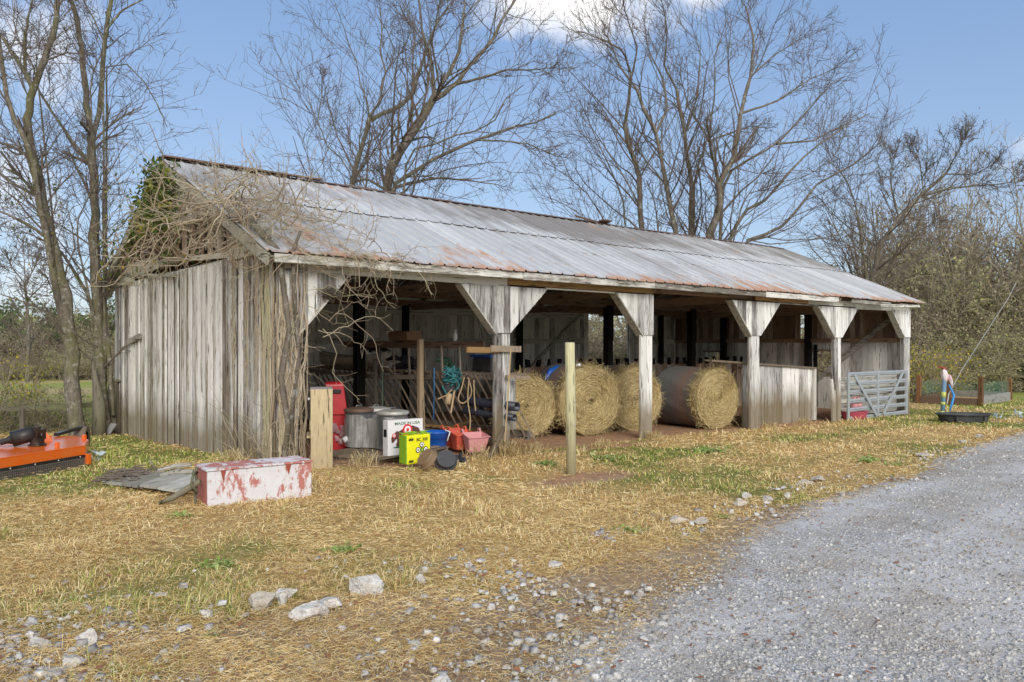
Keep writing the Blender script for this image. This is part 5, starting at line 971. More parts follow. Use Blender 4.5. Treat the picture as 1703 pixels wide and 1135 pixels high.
T1 = atd(1571, 632, F); m = MB(); m.tube([p-[0, 0, .1], T1], .06, 12); m.build('wrapped_pipe', M['blue2'] if 'blue2' in M else plain('blue_foam', (.12, .22, .32), .7, 0, .25, 9), hy, True)
for t, t2 in ((.02, .12), (.3, .37), (.5, .66)): m = MB(); a = p*(1-t)+T1*t; b = p*(1-t2)+T1*t2; m.tube([a, b], .064, 12); m.build('yellow_tape', M['tape'] if 'tape' in M else plain('yellow_tape', (.5, .56, .14), .6), hy, True)
m = MB(); m.tube([T1-[0, 0, .05], T1+[0, 0, .12], T1+[0, 0, .26], T1+[0, 0, .32]], [.06, .11, .07, .02], 9); m.v = [v+RS.uniform(-.03, .03, v.shape) for v in m.v]; o = m.build('rag', M['fabricw'], hy); m = MB(); m.tube([T1+[0, 0, .12]+RT*.1, T1+RT*.2-[0, 0, .05], T1+RT*.22-[0, 0, .18]], [.08, .05, .02], 6); m.build('rag_tail', M['fabricw'], hy)
m = MB(); m.tube([T1+[0, 0, .3], T1+[0, 0, .38]-RT*.08, T1+[0, 0, .40]-RT*.2], [.045, .035, .02], 7); m.tube([T1+[0, 0, .3], T1+[0, 0, .38]+RT*.04], [.04, .03], 6); m.build('iron_handle', M['hibrick'], hy, True)
hs = [atd(1578, 640, F), atd(1583, 650, F), atd(1586.5, 658, F-.05), atd(1583, 672, F-.1), atd(1579.5, 684, F-.15)]; m = MB(); m.tube(hs, [.022, .03, .035, .035, .02], 8); m.build('hose', plain('sky_blue_hose', (.01, .22, .6), .4), hy, True)
bd = empty('garden_bed', (28, 1.6, -.25), 'raised garden bed of brown and grey timbers with rusty posts and green wire mesh', 'garden bed')
Bp = np.array([gat(1631, 673)[0], gat(1631, 673)[1]]); zz = gz(*Bp); Ap = gat(1521, 668)[:2]; Cp = gat(1679, 667)[:2]; Dp = Ap+Cp-Bp
def P3(q, z): return np.array([q[0], q[1], zz+z])
m = MB(); m.bar(P3(Bp, .13), P3(Ap, .13), .1, .28); m.build('front_timber', M['bedwood'], bd); m = MB(); m.bar(P3(Bp, .2), P3(Cp, .2), .1, .34); m.build('side_timber', M['bedgrey'], bd)
m = MB(); m.bar(P3(Dp, .15), P3(Ap, .15), .1, .3); m.build('timber', M['bedwood'], bd); m = MB(); m.bar(P3(Dp, .2), P3(Cp, .2), .1, .34); m.build('timber', M['bedgrey'], bd)
m = MB(); m.add([P3(Ap, .1), P3(Bp, .1), P3(Cp, .1), P3(Dp, .1)], [(0, 1, 2, 3)]); m.build('soil', M['ground'], bd)
pts = [Ap*.93+Bp*.07, Ap*.47+Bp*.53, Bp, Cp, Dp, ]
for q, h in zip(pts, (1.08, 1.0, 1.08, .9, .9)): m = MB(); m.bar(P3(q, -.1), P3(q, h), .14, .14, jit=.01); m.build('post', M['bedpost'], bd)
m = MB()
for a, b in ((Ap, Bp), (Bp, Cp), (Ap, Dp), (Dp, Cp)):
    n1 = int(np.linalg.norm(b-a)/.11)
    for k in range(n1): q = a+(b-a)*k/n1; m.tube([P3(q, .25), P3(q, .84)], .004, 3, cap=False)
    for z in np.arange(.25, .85, .1): m.tube([P3(a, z), P3(b, z)], .004, 3, cap=False)
m.build('wire_mesh', M['bedmesh'], bd)
tag(MB().tube([atd(1578, 655, 25.0), atd(1600, 615, 26.), atd(1677, 496, 29.5), atd(1690, 470, 30)], .012, 6).tube([atd(1578, 655, 25.0), atd(1575, 672, 24.8)], .02, 5).build('guy_wire', M['wire']), 'thin pale guy wire slanting up to the right above the garden bed', 'wire')
for a, l in (((1660, 697), 'crumpled pale blue litter in the grass right of the trough'), ((1690, 693), 'flat pale litter at the photo right edge')):
    q = gat(*a); m = MB()
    for k in range(8): c = q+rs.randn(3)*[.12, .08, .02]+[0, 0, .06]; m.poly([c, c+rs.randn(3)*.09, c+rs.randn(3)*.1], .003, UZ)
    tag(m.build('litter', M['paleblue']), l, 'litter')
# left fence
fe = empty('rail_fence', atd(100, 690, 17.9), 'mossy single rail fence with old posts left of the barn', 'fence')
m = MB(); m.bar(atd(-120, 684, 17.2), atd(60, 679, 17.6), .08, .12, jit=.01); m.bar(atd(60, 679, 17.6), atd(183, 672, 17.9), .08, .1, jit=.01); m.build('rail', M['fence_x'], fe)
a = atd(188, 706, 17.95); m = MB(); m.tube([a-[0, 0, .2], a+[0, 0, .5], a+[.0, 0, .98]], [.14, .13, .11], 10); m.box(a+[0, 0, 1.0], (.3, .25, .04)); m.build('post', M['fence_z'], fe)
for px in (-60, 37): a = atd(px, 700, 17.5); m = MB(); m.tube([(a[0], a[1], gz(a[0], a[1])-.2), (a[0], a[1], .55)], .06, 7); m.build('post', M['fence_z'], fe)
# ================================================================== TREES
def resample(P, K):
    P = np.asarray(P, float); s = np.concatenate([[0], np.cumsum(np.linalg.norm(np.diff(P, axis=0), axis=1))]); u = np.linspace(0, s[-1], K)
    return np.stack([np.interp(u, s, P[:, k]) for k in range(3)], 1)
def tree(label, base, limbs, F0, rbase, dz=2.5, seed=0, mat='bark', twigs=(9, 6, 4), rmin=.010, up=.12, group='bare winter trees', lr=(.42, .5, .55), leaf=None, ang=42, wander=.16, lmax=4.5):
    """limbs: [(pixel polyline, r0, r1)] drawn at depth F0; each gets its own lean in depth"""
    rs = np.random.RandomState(seed); global RS; RS = np.random.RandomState(seed+500)
    reg = []; P_all = []; R_all = []; tb = TB(); K = 16; bp = atd(*base, F0) if len(base) == 2 else np.array(base)
    bp[2] = gz(bp[0], bp[1])-.1; root = empty('tree', bp, label, 'tree', group)
    for li, (pl, r0, r1) in enumerate(limbs):
        pl = np.array(pl, float)
        if li == 0 or not reg: f0 = F0
        else:
            q = np.array([(a, b) for a, b, c in reg]); d = np.hypot(q[:, 0]-pl[0, 0], q[:, 1]-pl[0, 1]); f0 = reg[int(d.argmin())][2]
            if d.min() > 6: pl = np.vstack([[limbs[0][0][0][0]*.7+pl[0, 0]*.3, 560.], pl]); f0 = F0
        slope = rs.uniform(-dz, dz) if li else rs.uniform(-.3, .3); Ln = np.concatenate([[0], np.cumsum(np.hypot(*np.diff(pl, axis=0).T))]); Ln = Ln/Ln[-1]
        Fs = f0+slope*Ln; reg += [(a, b, c) for (a, b), c in zip(pl, Fs)]
        W = np.array([atd(a, b, c) for (a, b), c in zip(pl, Fs)])
        if li == 0 and len(base) == 3: W = np.vstack([bp, W])
        P = resample(W, K)
        P[1:-1] += rs.randn(K-2, 3)*r0*.12; rf = .86 if F0 > 25 else .74; P_all.append(P); R_all.append(rf*np.linspace(r0, r1, K)*np.where(np.arange(K) == 0, 1.25 if li == 0 else 1, 1)*(1+.05*rs.randn(K)))
    PA = np.array(P_all); RA = np.array(R_all); tb.add(PA, RA, 9); tb.build('trunk', M[mat], root)
    tw = TB()
    p, d, L, r = kids(PA, RA, twigs[0], ang, lr[0], .36 if F0 > 25 else .2, .2, rmin*1.5, lmax=lmax); P1, R1 = grow(p, d, L, r, 6, wander, up, .3); tw.add(P1, R1, 5)
    p, d, L, r = kids(P1, R1, twigs[1], ang, lr[1], .6, .15, rmin*1.1); P2, R2 = grow(p, d, L, r, 5, wander*1.2, up*.7, .5); tw.add(P2, R2, 3)
    p, d, L, r = kids(P2, R2, twigs[2], ang, lr[2], .75, .1, rmin*.8); P3, R3 = grow(p, d, L, r, 4, wander*1.3, up*.5, .6); tw.add(P3, R3, 3)
    # twigs at limb tips
    p, d, L, r = kids(PA[:, 9:], RA[:, 9:], max(3, twigs[0]//2), ang*.8, 1.0, .42, .3, rmin*1.1, lmax=lmax*.6); P4, R4 = grow(p, d, L, r, 6, wander, up, .4); tw.add(P4, R4, 3)
    p, d, L, r = kids(P4, R4, 5, ang, .5, .7, .1, rmin*.8); P5, R5 = grow(p, d, L, r, 4, wander, up, .5); tw.add(P5, R5, 3)
    tw.build('crown', M['twig'], root)
    if leaf: q = np.vstack([P3.reshape(-1, 3), P2.reshape(-1, 3)]); q = q[q[:, 2] < leaf[3]] if len(leaf) > 3 else q; q = q[rs.choice(len(q), min(leaf[1], len(q)), False)]+rs.randn(min(leaf[1], len(q)), 3)*.05; leafcards(q, leaf[2], M[leaf[0]], 'leaves', root)
    return root
# left foreground trees
tree('mossy leaning tree left of the barn, nearer the photo left edge', (130, 716), [
 ([(130, 722), (118, 600), (103, 470), (85, 400), (72, 330), (58, 278), (48, 237)], .21, .14), ([(48, 237), (44, 193), (55, 148), (74, 100), (94, 40), (96, -30)], .12, .06),
 ([(50, 250), (22, 193), (7, 148), (0, 92), (-10, 0)], .10, .05), ([(55, 148), (41, 120), (18, 85), (-5, 50), (-40, 0)], .07, .03), ([(41, 120), (42, 60), (48, 22), (60, -20)], .05, .02),
 ([(85, 400), (40, 370), (0, 352), (-60, 330)], .05, .02), ([(70, 330), (30, 310), (0, 289), (-40, 250)], .05, .02), ([(60, 290), (30, 240), (0, 226)], .035, .015), ([(78, 100), (110, 88), (150, 90)], .03, .01), ([(60, 110), (40, 90), (20, 30), (25, 0)], .04, .015)],
 17.0, .2, 1.6, 1, 'bark', (9, 6, 4), .006, .02, leaf=('ivy', 260, .045, 5.5), lr=(.55, .6, .55), lmax=2.4, wander=.2)
tree('tall forked grey tree against the far left corner of the barn', (172, 714), [
 ([(174, 718), (168, 600), (160, 480), (157, 380), (155, 280), (152, 230)], .17, .12), ([(152, 230), (143, 170), (135, 80), (120, 0), (110, -60)], .10, .06), ([(154, 240), (165, 190), (170, 120), (176, 50), (186, 0), (196, -50)], .10, .06),
 ([(178, 104), (200, 100), (225, 115), (250, 150), (265, 180), (278, 212)], .045, .015), ([(155, 275), (120, 235), (90, 192), (62, 145), (40, 130)], .05, .03), ([(172, 650), (168, 590), (150, 500), (115, 440), (92, 408), (60, 395)], .10, .03),
 ([(190, 700), (186, 640), (178, 540), (172, 470)], .08, .03), ([(152, 225), (134, 205)], .04, .03), ([(172, 55), (155, 30), (138, 0)], .04, .02), ([(176, 50), (200, 20), (235, 0), (270, -10)], .04, .012), ([(150, 130), (168, 90)], .03, .02), ([(145, 480), (130, 410), (128, 370), (160, 300)], .04, .015), ([(170, 300), (195, 310), (215, 295)], .025, .008)],
 17.7, .17, 1.0, 2, 'bark', (8, 6, 4), .006, .02, leaf=('ivy', 90, .045, 6.5), lr=(.55, .6, .55), lmax=2.4, wander=.2)
q = atd(165, 705, 17.3); tag(MB().tube([q-[0, 0, .3], q+[0, 0, .4], atd(160, 640, 17.3), atd(152, 592, 17.3)], [.16, .13, .08, .01], 8).build('broken_trunk', M['fence_z'], smooth=True), 'dark splintered broken trunk standing between the two left trees', 'stump')
def bwd(F, px): p = atd(px, 600, F); return (p[0], p[1], 0)
TW = 1
tree('spreading bare tree behind the left half of the barn roof, right stem pair', bwd(31, 640), [
 ([(642, 318), (656, 268), (681, 229), (702, 194), (723, 160)], .30, .17), ([(723, 160), (720, 134), (716, 92), (702, 53), (698, 10), (690, -30)], .10, .03), ([(723, 166), (732, 145), (748, 120), (765, 85), (769, 35), (776, -10)], .12, .04),
 ([(723, 166), (758, 141), (787, 102), (818, 70), (836, 32), (870, -20)], .12, .04), ([(758, 141), (801, 130), (843, 116), (885, 117), (922, 112)], .07, .02), ([(650, 310), (695, 282), (737, 254), (794, 233), (843, 212), (890, 205), (925, 188)], .17, .03),
 ([(677, 252), (723, 240), (760, 225), (818, 212), (835, 170), (871, 141)], .08, .02), ([(655, 312), (720, 296), (773, 300), (830, 308)], .08, .02), ([(640, 315), (610, 298), (590, 303)], .07, .04), ([(730, 140), (718, 70), (725, 35), (735, -10)], .05, .02), ([(794, 233), (840, 235), (880, 240), (930, 262)], .05, .015), ([(700, 200), (665, 170), (655, 120)], .04, .012)],
 31, .3, 3, 3, 'bark2', (11, 6, 3), .0090, lr=(.62, .55, .5), wander=.18)
tree('bare twin stemmed tree left of the spreading tree behind the barn', bwd(32, 584), [
 ([(584, 306), (596, 261), (610, 219), (616, 190)], .17, .10), ([(616, 200), (610, 162), (598, 137), (593, 102), (575, 63), (570, 40)], .06, .02), ([(616, 192), (635, 166), (633, 150), (642, 120), (632, 88), (635, 50), (632, 10)], .07, .02),
 ([(617, 200), (635, 190), (660, 180), (688, 155), (698, 116), (713, 74), (727, 35), (758, -5)], .11, .03), ([(584, 293), (572, 268), (540, 240), (529, 197), (508, 183), (469, 162)], .07, .015), ([(529, 197), (535, 160), (540, 120)], .03, .01), ([(600, 255), (640, 260)], .03, .01), ([(529, 190), (500, 160), (495, 120)], .025, .01), ([(642, 120), (665, 90), (700, 70)], .03, .01)],
 32, .17, 3, 4, 'bark2', (10, 6, 3), .0090, lr=(.62, .55, .5), wander=.18)
G_ = 'bare trees behind the right half of the barn'
tree('slender bare tree, leftmost of the group behind the right roof', bwd(34, 1065), [([(1067, 376), (1063, 339), (1063, 292), (1046, 245), (1039, 207)], .2, .11), ([(1039, 207), (1051, 127), (1037, 85), (1000, 65), (961, 52)], .09, .02), ([(1046, 245), (1015, 205), (990, 177)], .05, .02), ([(1065, 345), (1037, 292), (1018, 262), (980, 207)], .08, .02), ([(1051, 127), (1060, 80), (1040, 20), (1030, -20)], .05, .015), ([(1040, 372), (1036, 330), (1010, 270), (955, 150)], .07, .015), ([(1002, 362), (975, 320), (940, 290), (905, 270)], .06, .015), ([(970, 360), (930, 335), (900, 325)], .05, .012)], 34, .2, 3, 5, 'bark2', (10, 6, 3), .0090, group=G_, lr=(.62, .55, .5))
tree('curving bare tree, second of the group behind the right roof', bwd(33, 1124), [([(1124, 384), (1107, 306), (1098, 260), (1091, 222), (1070, 180), (1060, 150)], .18, .08), ([(1060, 150), (1030, 110), (1010, 60), (1020, 10)], .06, .015), ([(1091, 222), (1110, 180), (1103, 132), (1079, 85), (1070, 30)], .07, .02), ([(1107, 306), (1080, 280), (1060, 240)], .05, .015), ([(1095, 384), (1090, 340), (1075, 300)], .08, .02)], 33, .18, 3, 6, 'bark2', (11, 6, 3), .0090, group=G_, lr=(.62, .55, .5))
tree('straight bare tree, third of the group behind the right roof', bwd(35, 1150), [([(1150, 388), (1150, 302), (1138, 226), (1126, 151)], .2, .08), ([(1126, 151), (1105, 110), (1110, 50), (1100, 0)], .06, .015), ([(1155, 290), (1178, 231), (1190, 150), (1188, 94), (1210, 30)], .1, .02), ([(1178, 231), (1145, 179), (1130, 120)], .06, .02), ([(1178, 235), (1215, 222), (1249, 210), (1275, 213)], .06, .02), ([(1138, 226), (1160, 160), (1165, 90), (1150, 40)], .06, .015)], 35, .2, 3, 7, 'bark2', (11, 6, 3), .0090, group=G_, lr=(.62, .55, .5))
tree('thickest wide crowned bare tree behind the right roof', bwd(32, 1180), [([(1180, 394), (1197, 345), (1197, 306), (1222, 260)], .28, .13), ([(1222, 260), (1232, 189), (1249, 127), (1254, 61), (1240, 10)], .12, .03), ([(1197, 306), (1183, 255), (1175, 200)], .1, .03), ([(1205, 290), (1240, 269), (1291, 240), (1324, 207), (1360, 165), (1390, 132)], .12, .02),
 ([(1215, 390), (1240, 350), (1277, 330), (1324, 273), (1371, 231), (1447, 189)], .12, .02), ([(1240, 400), (1290, 385), (1324, 354), (1362, 302), (1420, 275), (1466, 236)], .12, .02), ([(1249, 127), (1290, 90), (1340, 60)], .05, .012), ([(1232, 189), (1290, 170), (1350, 130), (1400, 110)], .06, .015), ([(1222, 390), (1235, 340), (1260, 300)], .07, .02), ([(1291, 240), (1350, 235), (1410, 205)], .06, .015)], 32, .28, 3.5, 8, 'bark2', (11, 6, 3), .0090, group=G_, lr=(.6, .55, .5), up=.1)
tree('leaning bare tree beyond the right end of the barn roof', bwd(38, 1449), [([(1449, 470), (1466, 400), (1494, 363), (1536, 320), (1574, 288)], .22, .08), ([(1574, 288), (1600, 240), (1612, 215)], .05, .01), ([(1536, 325), (1583, 313), (1640, 308), (1701, 302)], .07, .015), ([(1440, 455), (1428, 368), (1420, 330), (1404, 292), (1380, 270)], .12, .02), ([(1494, 363), (1480, 300), (1490, 250)], .06, .015), ([(1466, 400), (1510, 390), (1560, 370)], .06, .02), ([(1574, 290), (1620, 290), (1660, 270)], .04, .01), ([(1449, 430), (1400, 400), (1370, 340)], .07, .015), ([(1536, 320), (1530, 270), (1515, 240)], .04, .01)], 38, .22, 3, 9, 'bark2', (15, 8, 4), .0095, group=G_, lr=(.62, .55, .5))
tree('small bare tree far beyond the field on the left', bwd(48, 45), [([(47, 560), (45, 500), (40, 470)], .14, .08), ([(40, 470), (20, 445), (10, 420)], .05, .02), ([(42, 475), (60, 440), (70, 415)], .05, .02), ([(45, 500), (75, 470), (90, 450)], .05, .02), ([(42, 470), (40, 430), (38, 408)], .05, .015)], 48, .14, 3, 10, 'bark2', (10, 6, 4), .016, lr=(.5, .5, .5))
# ------------------------------------------------------------------ thickets (share meshes)
def bushproto(seed, hgt, wid, stems, leaf, nleaf, lsize, twr=.011, upb=.12, dens=(9, 6)):
    global RS; RS = np.random.RandomState(seed); tb = TB(); N = stems; a = RS.rand(N)*6.283; rr = np.sqrt(RS.rand(N))*wid*.35
    p = np.stack([rr*np.cos(a), rr*np.sin(a), np.full(N, -.2)], 1); d = np.stack([np.cos(a)*RS.rand(N)*.7, np.sin(a)*RS.rand(N)*.7, np.ones(N)], 1)
    P0, R0 = grow(p, d, hgt*(.55+.5*RS.rand(N)), twr*(2.2+2*RS.rand(N)), 7, .16, .06, .3); tb.add(P0, R0, 4)
    p, d, L, r = kids(P0, R0, dens[0], 50, .5, .6, .1, twr); P1, R1 = grow(p, d, L, r, 5, .25, upb*.3, .5); tb.add(P1, R1, 3)
    p, d, L, r = kids(P1, R1, dens[1], 50, .6, .8, .1, twr*.8); P2, R2 = grow(p, d, L, r, 4, .3, .0, .6); tb.add(P2, R2, 3)
    q = np.vstack([P2.reshape(-1, 3), P1.reshape(-1, 3)]); q = q[RS.choice(len(q), min(nleaf, len(q)), False)]; q = q+RS.randn(*q.shape)*.12; q = q[q[:, 2] > .02]
    n = len(q); dd = nrm(RS.randn(n, 3)); e = nrm(np.cross(dd, RS.randn(n, 3))); s = (lsize*(.5+RS.rand(n)))[:, None]; V = np.stack([q-dd*s, q-e*s*.6, q+dd*s, q+e*s*.6], 1).reshape(-1, 3)
    lm = npmesh('foliage', V, np.arange(4*n).reshape(-1, 4), M[leaf], {'rnd': RS.rand(n)}, False, None, False); return tb.build('stems', M['thick'], None, False), lm
PROT = {'brown': bushproto(1, 5.2, 6, 30, 'lf_brown', 5200, .055, .014), 'olive': bushproto(2, 5.5, 6.5, 30, 'lf_olive', 9000, .065, .013), 'dark': bushproto(3, 4.6, 5.5, 26, 'lf_dark', 12000, .10, .012, dens=(9, 7)), 'bare': bushproto(4, 7, 5, 26, 'lf_brown', 900, .05, .014), 'yellow': bushproto(5, 2.4, 2.8, 22, 'lf_yellow', 1400, .05, .008), 'small': bushproto(6, 1.25, 1.7, 14, 'lf_green', 650, .026, .004, .0)}
def bush(kind, x, y, s, label, group, hs=1., z=None, rz=None, nm='shrub', cat='shrub'):
    r = empty(nm, (x, y, (gz(x, y) if z is None else z)), label, cat, group)
    for n_, me in zip(('stems', 'foliage'), PROT[kind]): o = bpy.data.objects.new(n_, me); COL.objects.link(o); o.parent = r
    r.scale = (s, s, s*hs); r.rotation_euler = (0, 0, random.uniform(0, 6.28) if rz is None else rz); return r
LB = {'brown': 'brown leafless thicket shrub', 'olive': 'olive brown tangled shrub', 'dark': 'dark green cedar like evergreen shrub', 'bare': 'tall bare grey sapling clump', 'yellow': 'yellow leaved shrub'}
def row(px, F, kind, s, where, hs=1.): p = atd(px, 600, F); bush(kind, p[0], p[1], s, LB[kind]+' '+where, 'thicket shrubs around the pasture', hs)
GL = 'in the far thicket across the left field'; GR = 'in the thicket beyond the right end of the barn'; GB = 'in the thicket seen through the back of the barn'
for px, F, k, s, hs in [(-160, 55, 'dark', 1.3, .9), (-90, 57, 'olive', 1.2, .8), (-30, 54, 'brown', 1.1, .8), (8, 56, 'brown', 1.05, .8), (42, 60, 'dark', 1.2, 1.05), (75, 57, 'olive', .9, .8), (100, 56, 'brown', 1., .85), (128, 59, 'dark', 1.15, 1.0), (150, 56, 'brown', 1., .9), (185, 57, 'olive', 1., .9), (210, 60, 'dark', 1.2, 1.), (20, 52, 'brown', .6, .7), (115, 52, 'olive', .6, .7), (165, 53, 'brown', .65, .7)]: row(px, F, k, s, GL, hs)
for px, F, k, s, hs in [(880, 36, 'brown', .9, .8), (940, 37, 'olive', .9, .8), (985, 36, 'brown', .85, .85), (1030, 35, 'dark', .62, .7), (1060, 38, 'olive', .9, .9), (1120, 38, 'brown', .9, .8), (1190, 39, 'olive', .9, .8), (1260, 40, 'olive', .9, .8), (1340, 41, 'brown', .9, .8), (1400, 42, 'olive', .95, .85), (640, 36, 'brown', .8, .7), (760, 36, 'olive', .8, .7)]: row(px, F, k, s, GB, hs)
for px, F, k, s, hs in [(1500, 42, 'olive', 1.15, 1.1), (1545, 44, 'brown', 1.25, 1.25), (1590, 43, 'olive', 1.2, 1.15), (1640, 42, 'olive', 1.2, 1.1), (1690, 41, 'brown', 1.1, 1.0), (1740, 42, 'olive', 1.2, 1.1), (1800, 44, 'dark', 1.2, 1.), (1470, 40, 'brown', .9, 1.0), (1560, 38, 'dark', .55, .7), (1620, 37, 'olive', .75, .75), (1665, 38, 'dark', .7, .75), (1710, 37, 'olive', .8, .8), (1525, 37, 'olive', .7, .7), (1580, 47, 'bare', 1.3, 1.5), (1620, 46, 'brown', 1.4, 1.75), (1660, 47, 'bare', 1.3, 1.5), (1700, 46, 'brown', 1.3, 1.6), (1640, 44, 'bare', 1.1, 1.3), (1550, 47, 'brown', 1.2, 1.5), (1690, 44, 'bare', 1.1, 1.2), (1500, 47, 'bare', 1.1, 1.1), (1545, 50, 'bare', 1.2, 1.3)]: row(px, F, k, s, GR, hs)
row(1545, 34, 'yellow', 1., 'beside the right end of the barn', .9); row(1518, 33, 'yellow', .9, 'right behind the right corner of the barn', 1.1)
row(20, 19.5, 'yellow', .62, 'above the rail fence at the left edge', 1.3)
for k, (px, F, s) in enumerate([(-70, 18.4, .9), (-20, 18.5, 1.), (28, 18.5, 1.), (68, 18.7, .9), (105, 18.8, .85), (150, 18.9, .6)]): p = atd(px, 700, F); bush('small', p[0], p[1], s, 'thin twiggy shrub with small green leaves growing through the rail fence', 'twiggy shrubs along the rail fence')
p = atd(128, 705, 16.8); 
# far woodland on the horizon
RS = np.random.RandomState(77); V = []; n = 15000; ang = RS.rand(n)*6.283; rad = 150+RS.rand(n)*60; h = 9*(fbm(np.cos(ang)*6+9, np.sin(ang)*6+9, 2.2, 3)*.9+.35)
q = np.stack([8+rad*np.cos(ang), rad*np.sin(ang), -.5+h*np.sqrt(RS.rand(n))], 1); tag(leafcards(q, 1.1, M['lf_olive'], 'far_woodland'), 'hazy olive brown woodland far beyond the fields', 'woodland', kind='stuff')
# ================================================================== VINES ON THE BARN
RS = np.random.RandomState(31); vn = empty('climbing_vine', (-.1, 0, .2), 'leafless tan vine climbing the near corner and matted over the gable and roof edge', 'vine'); tb = TB()
def vstems(P0, D, L, R, K=10, wander=.3, up=0., sides=4): P, Rr = grow(np.array(P0), np.array(D), np.array(L), np.array(R), K, wander, up, .5); return P, Rr
# climbing stems up the corner post
N = 46; x0 = RS.uniform(-.03, .36, N); on_g = RS.rand(N) < .3; P0 = np.stack([np.where(on_g, -.08, x0), np.where(on_g, RS.rand(N)*.35, -.075-.05*RS.rand(N)), np.full(N, .12)], 1); K = 16; P = np.zeros((N, K, 3)); P[:, 0] = P0
zt_ = 1.6+1.9*RS.rand(N)**.6
for k in range(1, K): P[:, k] = P[:, k-1]+np.stack([RS.randn(N)*.028*(~on_g), RS.randn(N)*.028*on_g, zt_/K], 1); P[:, k, 0] = np.where(on_g, P[:, k, 0], np.clip(P[:, k, 0], -.05, .42)); 
tb.add(P, np.outer(RS.uniform(.006, .019, N), np.linspace(1.2, .7, K)), 5)
c = P.reshape(-1, 3); idx = RS.choice(len(c), 160); p_, r_ = vstems(c[idx], np.stack([RS.randn(160)*.5, -np.abs(RS.randn(160))*.5, RS.randn(160)*.8], 1), RS.uniform(.15, .7, 160), RS.uniform(.003, .006, 160), 7, .4, -.05); tb.add(p_, r_, 3)
m = MB(); m.tube([(.02, -.12, .1), (.1, -.15, .8), (.0, -.13, 1.5), (.12, -.14, 2.2), (.02, -.14, 2.9), (-.1, -.25, 3.3), (-.25, .3, 3.75), (-.3, 1.1, 3.9)], [.05, .04, .045, .035, .04, .045, .05, .04], 8); m.tube([(.2, -.1, .1), (.16, -.12, 1.), (.28, -.12, 1.8), (.2, -.15, 2.6), (.1, -.3, 3.3), (.2, -.35, 3.6)], [.03, .035, .03, .03, .03, .02], 7); m.build('main_stem', M['bark2'], vn, True)
for (y0, x0) in ((.95, -.09), (1.5, -.09), (.55, -.09)):   # rusty rootlets up the gable boards
    for k in range(16):
        P = [(x0, y0+RS.randn()*.05, z+RS.uniform(-.05, .05)) for z in np.linspace(RS.uniform(1.0, 2.4), 3.4, 9)]; tb.add(np.array([P]), np.full((1, 9), .006), 3)
# matted dome over gable top & roof corner
def cloudpts(n):
    y = 6.6*RS.rand(n)**1.5; dome = np.sqrt(np.clip(1-((y-2.8)/4.2)**2, 0, 1)); z = 3.6+RS.rand(n)*.95*dome; x = -.12-RS.rand(n)**1.4*.75*dome; return np.stack([x, y, z], 1)
NV = 100; A1 = cloudpts(NV); d = RS.randn(NV, 3)*np.array([.3, 1., .45]); p_, r_ = vstems(A1, d, RS.uniform(.7, 2.0, NV), RS.uniform(.007, .015, NV), 12, .26, -.03); p_[..., 0] = np.minimum(p_[..., 0], -.1); p_[..., 2] = np.clip(p_[..., 2], 3.2, 9)
tb.add(p_, r_, 4); p, d, L, r = kids(p_, r_, 6, 45, .4, .6, .1, .0035); P1, R1 = grow(p, d, L, r, 7, .25, -.02, .5); P1[..., 0] = np.minimum(P1[..., 0], -.1); tb.add(P1, R1, 3)
n = 75; x = RS.rand(n)**2*1.9-.3; y = EY+RS.rand(n)*(2.9-.55*x).clip(.5); z = np.array([roofz(a, b) for a, b in zip(x, y)])+.04+RS.rand(n)*.35*np.exp(-x/2.2); A2 = np.stack([x, y, z], 1)
p_, r_ = vstems(A2, np.stack([RS.randn(n)+.3, RS.randn(n)*.9, RS.randn(n)*.2], 1), RS.uniform(.5, 1.5, n), RS.uniform(.006, .012, n), 11, .3, 0.0)
p, d, L, r = kids(p_, r_, 5, 45, .5, .6, .1, .004); P1, R1 = grow(p, d, L, r, 7, .25, .05, .5)
for Q in (p_, P1):
    fz = EZ+(np.clip(Q[..., 1], EY-1, MY)-EY)*SL+.03; over = Q[..., 1] > EY-.02; Q[..., 2] = np.where(over, np.clip(Q[..., 2], fz, fz+.9), Q[..., 2])
tb.add(p_, r_, 4); tb.add(P1, R1, 3)
n = 330; y = -.2+3.6*RS.rand(n)**1.3; side = RS.rand(n) < .5; x = np.where(side, RS.uniform(-.3, .9, n), RS.uniform(-.75, -.2, n)); zr = EZ+(y-EY)*SL; z = np.where(side, zr+.05+.3*RS.rand(n), zr-.5*RS.rand(n)+.15); p_, r_ = vstems(np.stack([x, y, z], 1), RS.randn(n, 3)*np.array([.8, 1, .5]), RS.uniform(.25, .8, n), RS.uniform(.003, .006, n), 7, .35, 0.)
fz = EZ+(p_[..., 1]-EY)*SL+.03; p_[..., 2] = np.where((p_[..., 0] > -.28), np.maximum(p_[..., 2], fz), p_[..., 2]); tb.add(p_, r_, 3)
# upright wisps over the roof
n = 11; x = RS.uniform(-.2, 1.6, n); y = RS.uniform(.2, 3.8, n); z = np.array([roofz(a, b) for a, b in zip(x, y)]); p_, r_ = vstems(np.stack([x, y, z], 1), np.stack([RS.randn(n)*.35, RS.randn(n)*.3, np.ones(n)], 1), RS.uniform(.5, 1.4, n), np.full(n, .006), 9, .16, .0); tb.add(p_, r_, 3); p, d, L, r = kids(p_, r_, 5, 35, .4, .7, .2, .0035); P1, R1 = grow(p, d, L, r, 5, .2, .05, .6); tb.add(P1, R1, 3)
